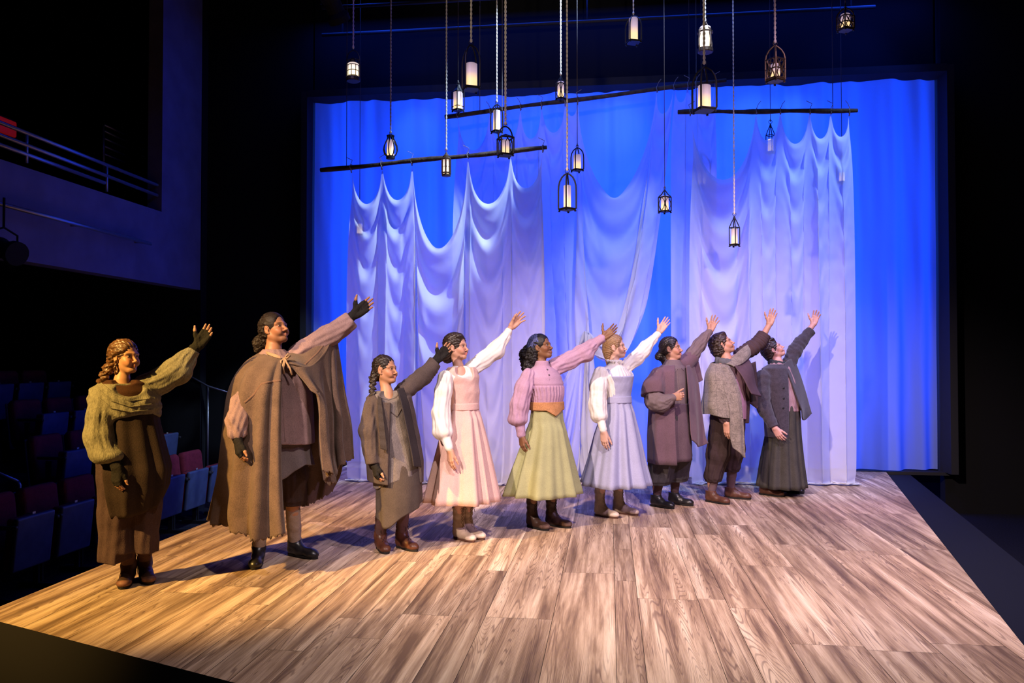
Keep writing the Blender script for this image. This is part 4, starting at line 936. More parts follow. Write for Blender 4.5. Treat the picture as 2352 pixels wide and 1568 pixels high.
        if ears: 
            for y in (-1, 1): S.ell(s.hp(-0.002, y*0.082, -0.008), np.array((0.024, 0.022, 0.038))*hs, R, 0.008, True)
        for b in back: S.ell(s.hp(*b[:3]), np.array(b[3:6])*hs, R, (b[6] if len(b) > 6 else 0.03))
        if extra: extra(S, s.hp)
        if strands:
            ph = np.arctan2(lz-0.0, ly); amp = 0.0022*hs
            S.d -= (amp*np.sin(strands*ph+6*np.sin(lx*22)+9*lx)+amp*0.6*np.sin(strands*2.3*ph-14*lx)).astype(np.float32)
        if curl:
            wf = lambda P: np.clip((0.035-((P-s.hc) @ R)[:, 0]/hs)/0.06, 0.12, 1)
            S.rough(curl, 150, wf, seed=2); S.rough(curl*0.8, 75, wf, seed=5)
        return S.build(name, m, s.root, 0 if curl else 1)
    # ---------------------------------------------------------------- shoes
    def boot(s, toe, ang, m, sole_m, shaft=0.16, lean=(0, 0), lace=None, w_=0.043, cap_m=None, name='boot', L=0.265, rs=0.053):
        """toe is a picture point on the floor, ang the way it points; shaft is the height of the leg"""
        b = onz(*toe); an_ = math.radians(ang); d = np.array([math.cos(an_), math.sin(an_), 0]); t = np.array([-d[1], d[0], 0]); up = np.array([0, 0, 1.0])
        a = b-d*L
        S = Sdf(np.minimum(a, b)-0.09, np.maximum(a, b)+np.array([0.09, 0.09, shaft+0.12]), 0.0042)
        an = a+d*0.062+up*0.105; tp = an+up*(shaft-0.105+0.03)+np.array([lean[0], lean[1], 0])
        S.chain([(a+d*0.045+up*0.045, 0.036), (a+d*0.12+up*0.042, 0.037)], 0.02); S.chain([(a+d*0.12+up*0.042, 0.037), (b-d*0.045+up*0.034, w_*0.86)], 0.03); S.ell(b-d*0.052+up*0.032, (0.058, w_, 0.030), np.stack([d, t, up], 1), 0.02)
        S.chain([(a+d*0.050+up*0.06, 0.037), (an, 0.043), (tp, rs)], 0.03, wr=(0.0022, 3.2, 0.2, 18)); S.cap(an+d*0.01, a+d*0.13+up*0.05, 0.036, 0.033, 0.03)
        S.half(tp-up*0.005, up, 0.004); S.half((0, 0, 0.016), -up, 0.003)
        o = S.build(name, m, s.root)
        V = []; n = 28                                          # welt and heel block
        def outline(x): 
            u = x/L; return (0.031+0.012*math.sin(max(0, u-0.25)*math.pi/0.75*0.9))*min(1, (u/0.12)**0.5 if u < 0.12 else 1)*(math.sqrt(max(0, 1-((u-0.78)/0.235)**2)) if u > 0.78 else 1)*(w_/0.043)
        xs = np.linspace(0.002, L*1.012, n); pts = [(a+d*x+t*outline(x)) for x in xs]+[(a+d*x-t*outline(x)) for x in xs[::-1]]
        b_ = MB(); k = len(pts); b_.add([tuple(p_[:2])+(0.009,) for p_ in pts]+[tuple(p_[:2])+(0.019,) for p_ in pts], [tuple(range(k))[::-1], tuple(range(k, 2*k))]+[(i, (i+1) % k, k+(i+1) % k, k+i) for i in range(k)])
        hx = [x for x in np.linspace(0.002, 0.07, 10)]; hp_ = [(a+d*x+t*outline(x)*0.96) for x in hx]+[(a+d*x-t*outline(x)*0.96) for x in hx[::-1]]; k = len(hp_)
        b_.add([tuple(p_[:2])+(0.0005,) for p_ in hp_]+[tuple(p_[:2])+(0.011,) for p_ in hp_], [tuple(range(k))[::-1], tuple(range(k, 2*k))]+[(i, (i+1) % k, k+(i+1) % k, k+i) for i in range(k)])
        fx = [x for x in np.linspace(0.10, L, 12)]; hp_ = [(a+d*x+t*outline(x)*0.9) for x in fx]+[(a+d*x-t*outline(x)*0.9) for x in fx[::-1]]; k = len(hp_)
        b_.add([tuple(p_[:2])+(0.0005,) for p_ in hp_]+[tuple(p_[:2])+(0.010,) for p_ in hp_], [tuple(range(k))[::-1], tuple(range(k, 2*k))]+[(i, (i+1) % k, k+(i+1) % k, k+i) for i in range(k)])
        b_.build('sole', sole_m, o)
        if lace is not None:
            lb = MB(); fr_ = []
            nl = 7
            wf = [a+d*0.162+up*0.079, a+d*0.130+up*0.100]
            if shaft > 0.13: wf += [an*(1-u)+tp*u-up*0.012*u+d*(0.043+(rs-0.043)*u+0.002) for u in np.linspace(0.25, 1, 6)]
            else: wf += [an+d*(0.046)+up*(shaft-0.105)]
            nl = 8 if shaft > 0.13 else 5
            for u in np.linspace(0, len(wf)-1, nl): i_ = min(int(u), len(wf)-2); fr_.append(wf[i_]*(1-(u-i_))+wf[i_+1]*(u-i_))
            for i in range(nl-1):
                p0, p1 = fr_[i], fr_[i+1]
                lb.tube([p0-t*0.014, p1+t*0.014], 0.0022, 5); lb.tube([p0+t*0.014, p1-t*0.014], 0.0022, 5)
            q = fr_[-1]
            for sg in (-1, 1):
                lb.tube([q, q+t*sg*0.02+d*0.012+up*0.008, q+t*sg*0.034+d*0.010-up*0.006, q+t*sg*0.016+d*0.016-up*0.012, q], 0.0024, 5); lb.tube([q, q+t*sg*0.012+d*0.018-up*0.02, q+t*sg*0.018+d*0.02-up*0.045], 0.0022, 5)
            lb.build('lace', lace, o)
        if cap_m is not None:
            S2 = Sdf(b-0.1, b+0.1, 0.004); S2.ell(b-d*0.050+up*0.033, (0.0615, w_+0.0035, 0.0325), np.stack([d, t, up], 1), 0.0); S2.half(b-d*0.072, -d, 0.002); S2.half((0, 0, 0.0185), -up, 0.002); S2.build('toe_cap', cap_m, o)
        return o
    # ---------------------------------------------------------------- cloth
    def skirt(s, rows, m, name='skirt', n=16, amp=0.07, ratio=0.85, seed=0, thick=0.006, hem=None, ph=0.0, power=1.3, cols=220, sub=26, open_=None, top_in=True):
        """hanging skirt or tube of cloth; rows of silhouette from waist to hem, folds deepening downwards"""
        zs, cx, cy, rl, rf = s.row(rows, ratio); rng = np.random.RandomState(seed); K = len(rows)
        t = np.linspace(0, 1, sub); tz = np.linspace(0, K-1, sub); itp = lambda v: np.interp(tz, np.arange(K), v)
        Z, CX, CY, A, B = map(itp, (zs, cx, cy, rl, rf)); phi = np.linspace(0, 2*np.pi, cols, endpoint=False)
        w1 = np.sin(n*phi+ph+1.5*np.sin(2*phi+rng.rand()*6)+0.9*np.sin(3*phi+rng.rand()*6)); w2 = np.sin(int(n*1.9)*phi+rng.rand()*6)*0.22; w3 = np.sin(int(n*0.5)*phi+rng.rand()*6)*0.5
        fl = (w1+w2+w3)[None]*amp*(0.10+0.90*t[:, None]**power)
        U = B[:, None]*np.cos(phi)[None]*(1+fl); Vv = A[:, None]*np.sin(phi)[None]*(1+fl); c_, s_ = math.cos(s.yaw), math.sin(s.yaw)
        X = CX[:, None]+U*c_-Vv*s_; Y = CY[:, None]+U*s_+Vv*c_; ZZ = Z[:, None]+0*X
        if hem is not None: ZZ = ZZ+hem(phi)[None]*(t[:, None]**2)
        Fc = grid_faces(sub, cols, True); V = np.stack([X, Y, ZZ], -1).reshape(-1, 3)
        if open_:
            pm = (np.arange(cols)+0.5)/cols*2*np.pi; pm = np.where(pm > np.pi, pm-2*np.pi, pm); keep = ~((pm > open_[0]) & (pm < open_[1])); Fc = Fc.reshape(sub-1, cols, 4)[:, keep].reshape(-1, 4)
        o = mesh_np(name, V, Fc[:, ::-1], m, s.root)
        sd = o.modifiers.new('thickness', 'SOLIDIFY'); sd.thickness = thick; sd.offset = -1; return o
    def sheet(s, grid, m, name, thick=0.008, nu=40, nv=40, ripple=None, parent=None, ragged=0.0):
        """a sheet of cloth through a grid of picture points (px, py, dy); Catmull-Rom between them"""
        P = np.array([[s.p(*q) for q in r] for r in grid])
        def cr(P, n, ax):
            P = np.moveaxis(P, ax, 0); k = P.shape[0]; t = np.linspace(0, k-1, n); i = np.clip(t.astype(int), 0, k-2); f = (t-i).reshape(-1, *([1]*(P.ndim-1)))
            g_ = lambda j: P[np.clip(j, 0, k-1)]; p0 = np.where((i > 0).reshape(f.shape), g_(i-1), 2*g_(i)-g_(i+1)); p3 = np.where((i < k-2).reshape(f.shape), g_(i+2), 2*g_(i+1)-g_(i)); p1, p2 = g_(i), g_(i+1)
            q = 0.5*(2*p1+(p2-p0)*f+(2*p0-5*p1+4*p2-p3)*f*f+(3*p1-p0-3*p2+p3)*f**3); return np.moveaxis(q, 0, ax)
        Q = cr(cr(P, nv, 0), nu, 1)
        if ripple:
            du = np.gradient(Q, axis=1); dv = np.gradient(Q, axis=0); nr = np.cross(du, dv); nr /= np.linalg.norm(nr, axis=-1, keepdims=True)+1e-9
            u = np.linspace(0, 1, nu)[None]; v = np.linspace(0, 1, nv)[:, None]; Q = Q+nr*ripple(u, v)[..., None]
        if ragged: Q[-1, :, 2] += ragged*np.sin(np.arange(nu)*2.1)*np.sin(np.arange(nu)*0.77+1)
        o = mesh_np(name, Q.reshape(-1, 3), grid_faces(nv, nu), m, parent or s.root)
        uv = o.data.uv_layers.new(name='cloth'); vi = np.empty(len(o.data.loops), np.int32); o.data.loops.foreach_get('vertex_index', vi)
        L1 = np.linalg.norm(np.diff(Q, axis=1), axis=-1).sum(1).mean(); L0 = np.linalg.norm(np.diff(Q, axis=0), axis=-1).sum(0).mean()
        uv.data.foreach_set('uv', np.stack([(vi % nu)/(nu-1)*L1, (vi//nu)/(nv-1)*L0], -1).astype(np.float32).ravel())
        sd = o.modifiers.new('thickness', 'SOLIDIFY'); sd.thickness = thick; sd.offset = 0
        return o
    def cord(s, pts, r, m, name, parent=None, closed=False, sm=True, n=6):
        P = [s.p(*q) if len(q) == 3 and abs(q[0]) > 20 else np.asarray(q) for q in pts]
        return MB().tube(P, r, n, closed=closed).build(name, m, parent or s.root, smooth=sm)
# ================================================================== THE PERFORMERS
dark_sole = M('dark_rubber_sole', (0.012, 0.010, 0.009), 0.7)
dark_lace = M('dark_boot_lace', (0.02, 0.014, 0.010), 0.8)
GAZE = np.array([0, -1.0, 0])
def toward_cam(n): return unit(n)
# ---- lavender blouse and green skirt
def lavender_performer():
    f = Fig(((1259, 1219), (1311, 1213)), -48, 'performer in lavender blouse, tan pointed belt and green skirt, blue kerchief over dark curls')
    toes = ((1259, 1219), (1311, 1213)); ang = (-42, -30)
    J = f.stand(((1212, 862, -.13), (1277, 838, .12)), ((1193, 935, -.17), (1338, 806, .20)), ((1197, 1000, -.16), (1386, 776, .24)), (1244, 842, 0), (1258, 985, 0), toes, ang)
    hL = dict(w=J['wrL'], d=f.p(1414, 752, .24)-J['wrL'], n=(0.05, -0.85, 0.45), curl=(4, 6, 5), spread=0.7, thumb=(0.45, 0.9, 0.05), size=0.98)
    hR = dict(w=J['wrR'], d=(0.12, -0.05, -1), n=(0.75, 0.6, 0.1), curl=(18, 22, 16), spread=0.3, thumb=(0.85, 0.4, 0.3), size=0.98)
    skin = (0.20, 0.092, 0.042)
    f.body(J, (1243, 797, 0.02, -24, 14, 0), skin, (0.16, 0.05, 0.045), (0.012, 0.008, 0.006), {'L': hL, 'R': hR}, 0.93, True, 1.66, 0.0, lipsz=1.15)
    hm = M('black_curls', (0.010, 0.008, 0.007), 0.55, var=0.4, scale=60, spec=0.4)
    f.hair(hm, [(-0.14, 0.0, -0.060, 0.095, 0.115, 0.11), (-0.15, -0.02, -0.15, 0.075, 0.095, 0.085), (-0.15, -0.04, -0.22, 0.045, 0.06, 0.06), (-0.07, -0.078, -0.065, 0.045, 0.034, 0.07)], front=0.052, strands=0, curl=0.006)
    # kerchief tied over the crown
    S = Sdf(f.hc-0.19, f.hc+0.19, 0.0036); S.ell(f.hp(-0.030, 0, 0.046), np.array((0.104, 0.088, 0.092))*f.hs, f.R, 0.004); S.ell(f.hp(-0.09, 0, 0.01), np.array((0.06, 0.082, 0.06))*f.hs, f.R, 0.03)
    S.half(f.hp(0.028, 0, 0.06), f.R @ np.array([1, 0, 0.30]), 0.003); S.half(f.hp(-0.05, 0, -0.005), f.R @ np.array([0.35, 0, -1]), 0.004); S.rough(0.0016, 70, seed=4)
    S.build('kerchief', cloth_mat('blue_printed_cotton', (0.075, 0.085, 0.20), var=0.45, scale=60, weave=120), f.root)
    bl = cloth_mat('lavender_cotton', (0.44, 0.27, 0.36), var=0.10, bump=0.4)
    lo, hi = f.bx(1160, 740, 1400, 1010)
    S = Sdf(lo, hi, 0.0062)
    a = lambda *q: f.p(*q)
    S.chain([(a(1214, 862, -.12), .062), (a(1203, 890, -.15), .072), (a(1194, 930, -.17), .076), (a(1190, 956, -.17), .080)], 0.03, pl=(0.0045, 6, 1.2))
    S.ell(a(1189, 965, -.17), (0.083, 0.075, 0.045), None, 0.03); S.cap(a(1194, 975, -.165), a(1197, 997, -.16), 0.043, 0.040, 0.008)
    S.chain([(a(1276, 842, .11), .082), (a(1308, 828, .16), .075), (a(1340, 809, .20), .070), (a(1358, 795, .22), .062)], 0.03, pl=(0.0045, 6, 2.0)); S.ell(a(1346, 817, .20), (.075, .06, .052), None, 0.03)
    S.cap(a(1359, 793, .22), a(1382, 778, .24), 0.046, 0.041, 0.008)
    S.rough(0.0022, 24, seed=1); S.rough(0.0014, 60, seed=8)
    ys = f.p(1250, 884)[2]
    S.loft(*f.row([(828, 1228, 1260, 1.0), (840, 1227, 1262, 1.0), (844, 1222, 1268, 0.8), (851, 1213, 1279, 0.72), (866, 1209, 1289, 0.72), (885, 1212, 1295, 0.74), (905, 1217, 1295, 0.74), (925, 1221, 1292, 0.68), (938, 1221, 1290, 0.7)]), f.yaw, 0.01,
           fold=lambda a, z, q: 0.040*np.sin(30*a+np.sin(5*a))*np.clip((ys-z)/0.02, 0, 1)*np.clip(1.15-(ys-z)/0.30, 0.2, 1)-0.05*np.exp(-((z-ys)/0.006)**2))
    b_ = S.build('blouse', bl, f.root)
    # yoke seam and buttons
    for q in ((1257, 849), (1261, 861)): button(b_, *q, 0.0075, M('grey_button', (0.10, 0.07, 0.09), 0.4))
    seam(b_, [(1253, 841), (1262, 873)], 0.0022, bl, 'placket_edge')
    f.skirt([(940, 1221, 1291, 0.70), (966, 1218, 1293, 0.75), (985, 1211, 1298), (1030, 1196, 1308), (1085, 1177, 1320), (1133, 1163, 1330)], cloth_mat('sage_green_linen', (0.34, 0.335, 0.165), var=0.10), n=9, amp=0.11, seed=3, ratio=0.95, power=1.0)
    tan = cloth_mat('tan_belt_cloth', (0.42, 0.20, 0.085), var=0.2, scale=20)
    S = Sdf(*f.bx(1205, 905, 1310, 965), 0.005); S.loft(*f.row([(922, 1218, 1295, 0.74), (940, 1217, 1296, 0.76), (960, 1214, 1298, 0.80)]), f.yaw, 0.004)
    vp = f.p(1283, 950, 0); lowz = f.p(1260, 941)[2]
    i = tuple(slice(None) for _ in range(3)); X, Y, Z = S.ax[0][:, None, None], S.ax[1][None, :, None], S.ax[2][None, None, :]
    u = np.arctan2(-(X-f.p(1256, 940)[0])*math.sin(f.yaw)+(Y-f.Y)*math.cos(f.yaw), (X-f.p(1256, 940)[0])*math.cos(f.yaw)+(Y-f.Y)*math.sin(f.yaw))
    S.mix(i, (Z-(lowz+0.0-0.045*np.clip(1-np.abs(u)/0.7, 0, 1))+0*X).astype(np.float32)*0.9*-1*-1, 0.003, True) if False else S.mix(i, ((Z-(lowz-0.048*np.clip(1-np.abs(u)/0.7, 0, 1)))*0.9).astype(np.float32), 0.003, True)
    S.build('belt', tan, f.root)
    bm = M('dark_brown_leather', (0.045, 0.022, 0.014), 0.45, var=0.3, scale=20, bump=0.2, bscale=60)
    for i in (0, 1): f.boot(toes[i], ang[i], bm, dark_sole, shaft=0.26, lace=dark_lace, cap_m=M('brown_suede', (0.10, 0.055, 0.04), 0.85, var=0.3, scale=40), L=0.27)
lavender_performer()
def base_tall_boot(f, toes, ang, upper, cap, lace, sole, shaft=0.27, L=0.26):
    for i in (0, 1): f.boot(toes[i], ang[i], upper, sole, shaft=shaft, lace=lace, cap_m=cap, L=L, w_=0.039)
# ---- pink dress
def pink_performer():
    toes = ((1089, 1246), (1112, 1240)); ang = (-40, -34)
    f = Fig(toes, -46, 'performer in a pink sleeveless dress over a white full sleeved blouse')
    J = f.stand(((1025, 866, -.13), (1083, 843, .12)), ((1014, 955, -.19), (1132, 806, .20)), ((1033, 1034, -.27), (1175, 750, .26)), (1056, 852, 0), (1062, 985, 0), toes, ang, L=0.255)
    hL = dict(w=J['wrL'], d=f.p(1207, 717, .27)-J['wrL'], n=(0.55, -0.75, 0.2), curl=(8, 10, 8), spread=1.5, thumb=(0.85, 0.4, 0.35), size=0.95)
    hR = dict(w=J['wrR'], d=(0.10, -0.05, -1), n=(0.6, 0.75, 0.1), curl=(10, 14, 10), spread=0.4, thumb=(0.9, 0.3, 0.35), size=0.95)
    skin = (0.50, 0.27, 0.185)
    f.body(J, (1049, 797, 0.02, -18, 6, 0), skin, (0.45, 0.11, 0.10), (0.10, 0.05, 0.035), {'L': hL, 'R': hR}, 0.90, True, 1.64, 0.4)
    hm = M('dark_brown_hair', (0.022, 0.012, 0.008), 0.45, var=0.4, scale=50, spec=0.5)
    f.hair(hm, [(-0.105, 0.0, -0.085, 0.052, 0.06, 0.052), (-0.085, -0.03, -0.045, 0.045, 0.045, 0.045), (-0.04, 0, 0.045, .085, .082, .082), (0.05, -.03, .098, .03, .03, .018)], front=0.050, top=1.13, strands=24, curl=0.0012)
    wh = cloth_mat('white_cotton_voile', (0.74, 0.68, 0.62), var=0.05, bump=0.25)
    a = f.p; S = Sdf(*f.bx(985, 735, 1195, 1045), 0.006)
    S.chain([(a(1023, 868, -.12), .062), (a(1018, 900, -.15), .066), (a(1013, 950, -.19), .070), (a(1017, 988, -.225), .078)], 0.03, pl=(0.0034, 6, 1.2)); S.ell(a(1017, 993, -.228), (.075, .066, .035), None, .03)
    S.cap(a(1021, 996, -.232), a(1031, 1028, -.264), 0.039, 0.036, 0.008)
    S.chain([(a(1084, 846, .11), .066), (a(1112, 826, .17), .068), (a(1140, 800, .21), .060), (a(1160, 775, .24), .046)], 0.03, pl=(0.0032, 6, 2.2)); S.ell(a(1140, 812, .21), (.065, .05, .05), None, .04)
    S.cap(a(1158, 776, .24), a(1168, 761, .25), 0.037, 0.034, 0.008)
    S.rough(0.002, 24, seed=4); S.rough(0.0013, 65, seed=6)
    S.loft(*f.row([(840, 1040, 1072, 0.9), (848, 1032, 1084, 0.75), (864, 1022, 1095, 0.70), (890, 1036, 1092, 0.68), (930, 1040, 1090, 0.68)]), f.yaw, 0.01)
    S.ell(f.p(1062, 848, -.09), (.062, .075, .055), None, .006, True); S.ell(f.p(1073, 862, -.14), (.028, .06, .035), None, .006, True)
    S.build('blouse', wh, f.root)
    pk = cloth_mat('pale_pink_linen', (0.62, 0.40, 0.345), var=0.08, bump=0.4)
    S = Sdf(*f.bx(1005, 840, 1115, 955), 0.0052)
    S.loft(*f.row([(843, 1030, 1090, 0.85), (852, 1025, 1095, 0.82), (866, 1027, 1099, 0.80), (882, 1033, 1098, 0.82), (900, 1036, 1100, 0.84), (925, 1038, 1098, 0.78), (944, 1038, 1098, 0.78)]), f.yaw, 0.008, fold=lambda q, z, r: 0.010*np.sin(9*q))
    for d0 in (0.0,):
        S.ell(f.p(1066, 848, -.10), (.072, .10, .070), None, .01, True); S.ell(f.p(1077, 858, -.12), (.040, .09, .055), None, .012, True)
    S.ell(a(1013, 878, -.16), (.070, .09, .115), None, .008, True); S.ell(a(1102, 858, .14), (.07, .085, .075), None, .008, True)
    S.rough(0.002, 30, seed=3)
    bd = S.build('bodice', pk, f.root)
    S = Sdf(*f.bx(1025, 920, 1110, 955), 0.0045); S.loft(*f.row([(925, 1037, 1099, 0.79), (941, 1036, 1100, 0.8)]), f.yaw, 0.003); S.build('waistband', pk, f.root)
    f.skirt([(932, 1040, 1096, 0.74), (943, 1037, 1099, 0.76), (960, 1030, 1105), (1010, 1012, 1117), (1080, 996, 1131), (1148, 981, 1144)], pk, n=10, amp=0.10, seed=8, ratio=0.95, power=0.8)
    st = M('beige_stocking', (0.42, 0.27, 0.20), 0.8); S = Sdf(*f.bx(1010, 1120, 1130, 1240, -.3, .3), 0.006)
    for q in 'RL': S.cap(J['an'+q]+np.array([0, 0, .30]), J['an'+q]+np.array([0, 0, .10]), 0.052, 0.042, 0.004)
    S.build('stockings', st, f.root)
    base_tall_boot(f, toes, ang, M('taupe_boot_canvas', (0.34, 0.26, 0.19), 0.75, var=0.15, scale=30), M('cream_leather', (0.60, 0.48, 0.38), 0.4, var=0.06), M('tan_lace', (0.20, 0.14, 0.09), 0.8), M('brown_leather_sole', (0.10, 0.045, 0.03), 0.5), shaft=0.24)
pink_performer()
# ---- pale blue pinafore
def blue_performer():
    toes = ((1419, 1191), (1465, 1184)); ang = (-36, -28)
    f = Fig(toes, -42, 'fair haired performer in a pale blue pinafore over a white blouse with a ruffled collar')
    J = f.stand(((1380, 856, -.13), (1436, 840, .12)), ((1374, 922, -.17), (1478, 806, .20)), ((1386, 991, -.26), (1514, 762, .25)), (1412, 838, 0), (1416, 965, 0), toes, ang, L=0.265)
    hL = dict(w=J['wrL'], d=f.p(1535, 732, .27)-J['wrL'], n=(0.15, -0.9, 0.3), curl=(3, 5, 5), spread=0.6, thumb=(0.75, 0.72, 0.1), size=0.98)
    hR = dict(w=J['wrR'], d=(0.10, -0.05, -1), n=(0.5, 0.85, 0.1), curl=(10, 14, 10), spread=0.4, thumb=(0.9, 0.3, 0.35), size=1.0)
    f.body(J, (1413, 797, 0.02, -12, 8, 0), (0.56, 0.33, 0.25), (0.50, 0.16, 0.15), (0.22, 0.12, 0.06), {'L': hL, 'R': hR}, 0.93, True, 1.68, 0.8)
    hm = M('dark_blond_hair', (0.26, 0.145, 0.065), 0.45, var=0.35, scale=50, spec=0.5)
    f.hair(hm, [(-0.075, 0.0, -0.035, 0.06, 0.07, 0.075), (-0.085, 0.0, -0.105, 0.032, 0.04, 0.07), (-0.09, 0, -.17, .02, .025, .05)], front=0.050, top=1.13, strands=30)
    a = f.p; wh = cloth_mat('white_cotton_voile', (0.74, 0.68, 0.62)); S = Sdf(*f.bx(1350, 745, 1530, 1000), 0.006)
    S.chain([(a(1379, 857, -.12), .066), (a(1374, 885, -.15), .076), (a(1373, 930, -.185), .078), (a(1376, 953, -.205), .078)], 0.03, pl=(0.0034, 6, 1.2)); S.ell(a(1377, 956, -.208), (.072, .07, .04), None, .02)
    S.cap(a(1379, 960, -.218), a(1385, 986, -.255), 0.040, 0.037, 0.006)
    S.chain([(a(1438, 842, .11), .068), (a(1462, 822, .16), .068), (a(1482, 798, .21), .056), (a(1500, 779, .235), .042)], 0.03, pl=(0.0032, 6, 2.2)); S.ell(a(1478, 810, .20), (.055, .045, .045), None, .04); S.cap(a(1499, 780, .235), a(1511, 767, .25), 0.036, 0.033, 0.008)
    S.rough(0.002, 24, seed=14); S.rough(0.0013, 65, seed=16)
    S.loft(*f.row([(826, 1396, 1428, 1.0), (838, 1394, 1430, 0.95), (846, 1380, 1440, 0.75), (862, 1374, 1450, 0.72), (885, 1384, 1449, 0.76), (920, 1393, 1446, 0.74)]), f.yaw, 0.01, fold=lambda q, z, r: 0.02*np.sin(26*q))
    S.build('blouse', wh, f.root)
    # ruffled stand collar
    V = []; nr, nc = 5, 160; ang_ = np.linspace(0, 2*np.pi, nc, endpoint=False); c = f.p(1412, 833, 0)
    for i in range(nr):
        u = i/(nr-1); r_ = 0.060+0.020*u+0.010*np.sin(17*ang_+3*np.sin(3*ang_))*(0.3+u); z_ = c[2]-0.012+0.034*u+0.006*np.sin(17*ang_+1)*u; V.append(np.stack([c[0]+r_*np.cos(ang_), c[1]+r_*np.sin(ang_), z_+0.012*np.cos(ang_-f.yaw)*-1], -1))
    o = mesh_np('ruffle', np.concatenate(V), grid_faces(nr, nc, True), wh, f.root); o.modifiers.new('thickness', 'SOLIDIFY').thickness = 0.004
    bl = cloth_mat('pale_blue_linen', (0.36, 0.36, 0.50), var=0.07, bump=0.4)
    S = Sdf(*f.bx(1360, 845, 1470, 935), 0.0052)
    S.loft(*f.row([(840, 1380, 1446, 0.85), (862, 1378, 1457, 0.84), (880, 1387, 1454, 0.86), (905, 1392, 1450, 0.8), (928, 1392, 1450, 0.8)]), f.yaw, 0.008)
    zt_ = a(1420, 866)[2]; sl = tuple(slice(None) for _ in range(3)); X, Y, Z = S.ax[0][:, None, None], S.ax[1][None, :, None], S.ax[2][None, None, :]
    lat = np.abs(-(X-a(1414, 870)[0])*math.sin(f.yaw)+(Y-f.Y)*math.cos(f.yaw)); fr_ = (X-a(1414, 870)[0])*math.cos(f.yaw)+(Y-f.Y)*math.sin(f.yaw)
    S.mix(sl, np.maximum(zt_+0.012-Z+0*lat, lat-0.140).astype(np.float32), 0.006, True)
    S.ell(a(1366, 874, -.165), (.075, .08, .12), None, .008, True); S.ell(a(1462, 852, .15), (.06, .085, .07), None, .008, True); S.half(a(1400, 846), (0, 0, 1)); S.rough(0.0015, 30, seed=3)
    S.build('pinafore_bib', bl, f.root)
    S = Sdf(*f.bx(1380, 905, 1460, 935), 0.0045); S.loft(*f.row([(909, 1391, 1451, 0.81), (925, 1390, 1452, 0.82)]), f.yaw, 0.003); S.build('waistband', bl, f.root)
    f.skirt([(916, 1393, 1449, 0.76), (927, 1391, 1451, 0.78), (945, 1383, 1456), (1000, 1366, 1469), (1060, 1352, 1481), (1112, 1338, 1494)], bl, n=9, amp=0.10, seed=21, ratio=0.95, power=0.8)
    base_tall_boot(f, toes, ang, M('taupe_boot_canvas', (0.34, 0.26, 0.19)), M('cream_leather', (0.60, 0.48, 0.38)), M('tan_lace', (0.20, 0.14, 0.09)), M('brown_leather_sole', (0.10, 0.045, 0.03)), shaft=0.27, L=0.27)
blue_performer()
def wedge(S, f, px, py, a0, a1, z0=None, z1=None, k=0.004, inner=0.0):
    """open the front of a garment between two angles off the facing (left positive), about the upright through (px, py)"""
    c = f.p(px, py); sl = tuple(slice(None) for _ in range(3)); X, Y, Z = S.ax[0][:, None, None]-c[0], S.ax[1][None, :, None]-f.Y, S.ax[2][None, None, :]
    u = X*math.cos(f.yaw)+Y*math.sin(f.yaw); v = -X*math.sin(f.yaw)+Y*math.cos(f.yaw); r = np.sqrt(u*u+v*v); th = np.arctan2(v, u)
    if callable(a0): z = (Z-z0)/(z1-z0); m = (a0(z)+a1(z))/2; h_ = (a1(z)-a0(z))/2
    else: m = (a0+a1)/2; h_ = (a1-a0)/2
    q = (np.abs(th-m)-h_)*np.maximum(r, 0.02)
    if z0 is not None: q = np.maximum(q, np.maximum(z0-Z, Z-z1))
    if inner: q = np.maximum(q, inner-r)
    S.mix(sl, q.astype(np.float32), k, True)
def breeches(f, J, m, knee, r, name='breeches', top=None, fold=0.006):
    """baggy legs gathered below the knee; knee = picture heights (right, left)"""
    P = [J['anR'], J['anL'], J['pel']]; S = Sdf(np.min(P, 0)-0.2, np.max(P, 0)+0.2, 0.007); kz = []
    for i, q in enumerate('RL'):
        hip = J['pel']+f.l*(0.085 if q == 'L' else -0.085); an = J['an'+q]; z = f.p(1176, knee[i])[2]; t = (hip[2]-z)/(hip[2]-an[2]); e = hip+(an-hip)*t; mid = hip*0.45+e*0.55+f.f*0.015
        S.chain([(hip, r[0]), (mid, r[1]), (e+np.array([0, 0, 0.035]), r[2]), (e+np.array([0, 0, 0.012]), r[3])], 0.04, pl=(fold, 7, 1.5)); kz.append(e)
    S.ell(J['pel'], (0.13, 0.16, 0.14), np.stack([f.f, f.l, [0, 0, 1]], 1), 0.05); S.rough(0.003, 26, seed=9)
    for e in kz: S.half(e, (0, 0, -1), 0.004, e-0.14, e+np.array([.14, .14, 0.02]))
    return S.build(name, m, f.root)
def stockings(f, J, m, r0=0.052, r1=0.041, name='stockings', h=0.34):
    P = [J['anR'], J['anL']]; S = Sdf(np.min(P, 0)-0.1, np.max(P, 0)+np.array([.1, .1, h+.06]), 0.006)
    for q in 'RL':
        b = J['an'+q]; t = b*(1-h/0.4)+J['kn'+q]*(h/0.4); S.chain([(t, r0), (b*0.5+t*0.5, r0), (b-np.array([0, 0, 0.01]), r1)], 0.004)
    S.rough(0.0012, 60, seed=2); return S.build(name, m, f.root)
blackshoe = M('black_leather', (0.012, 0.011, 0.012), 0.35, spec=0.5)
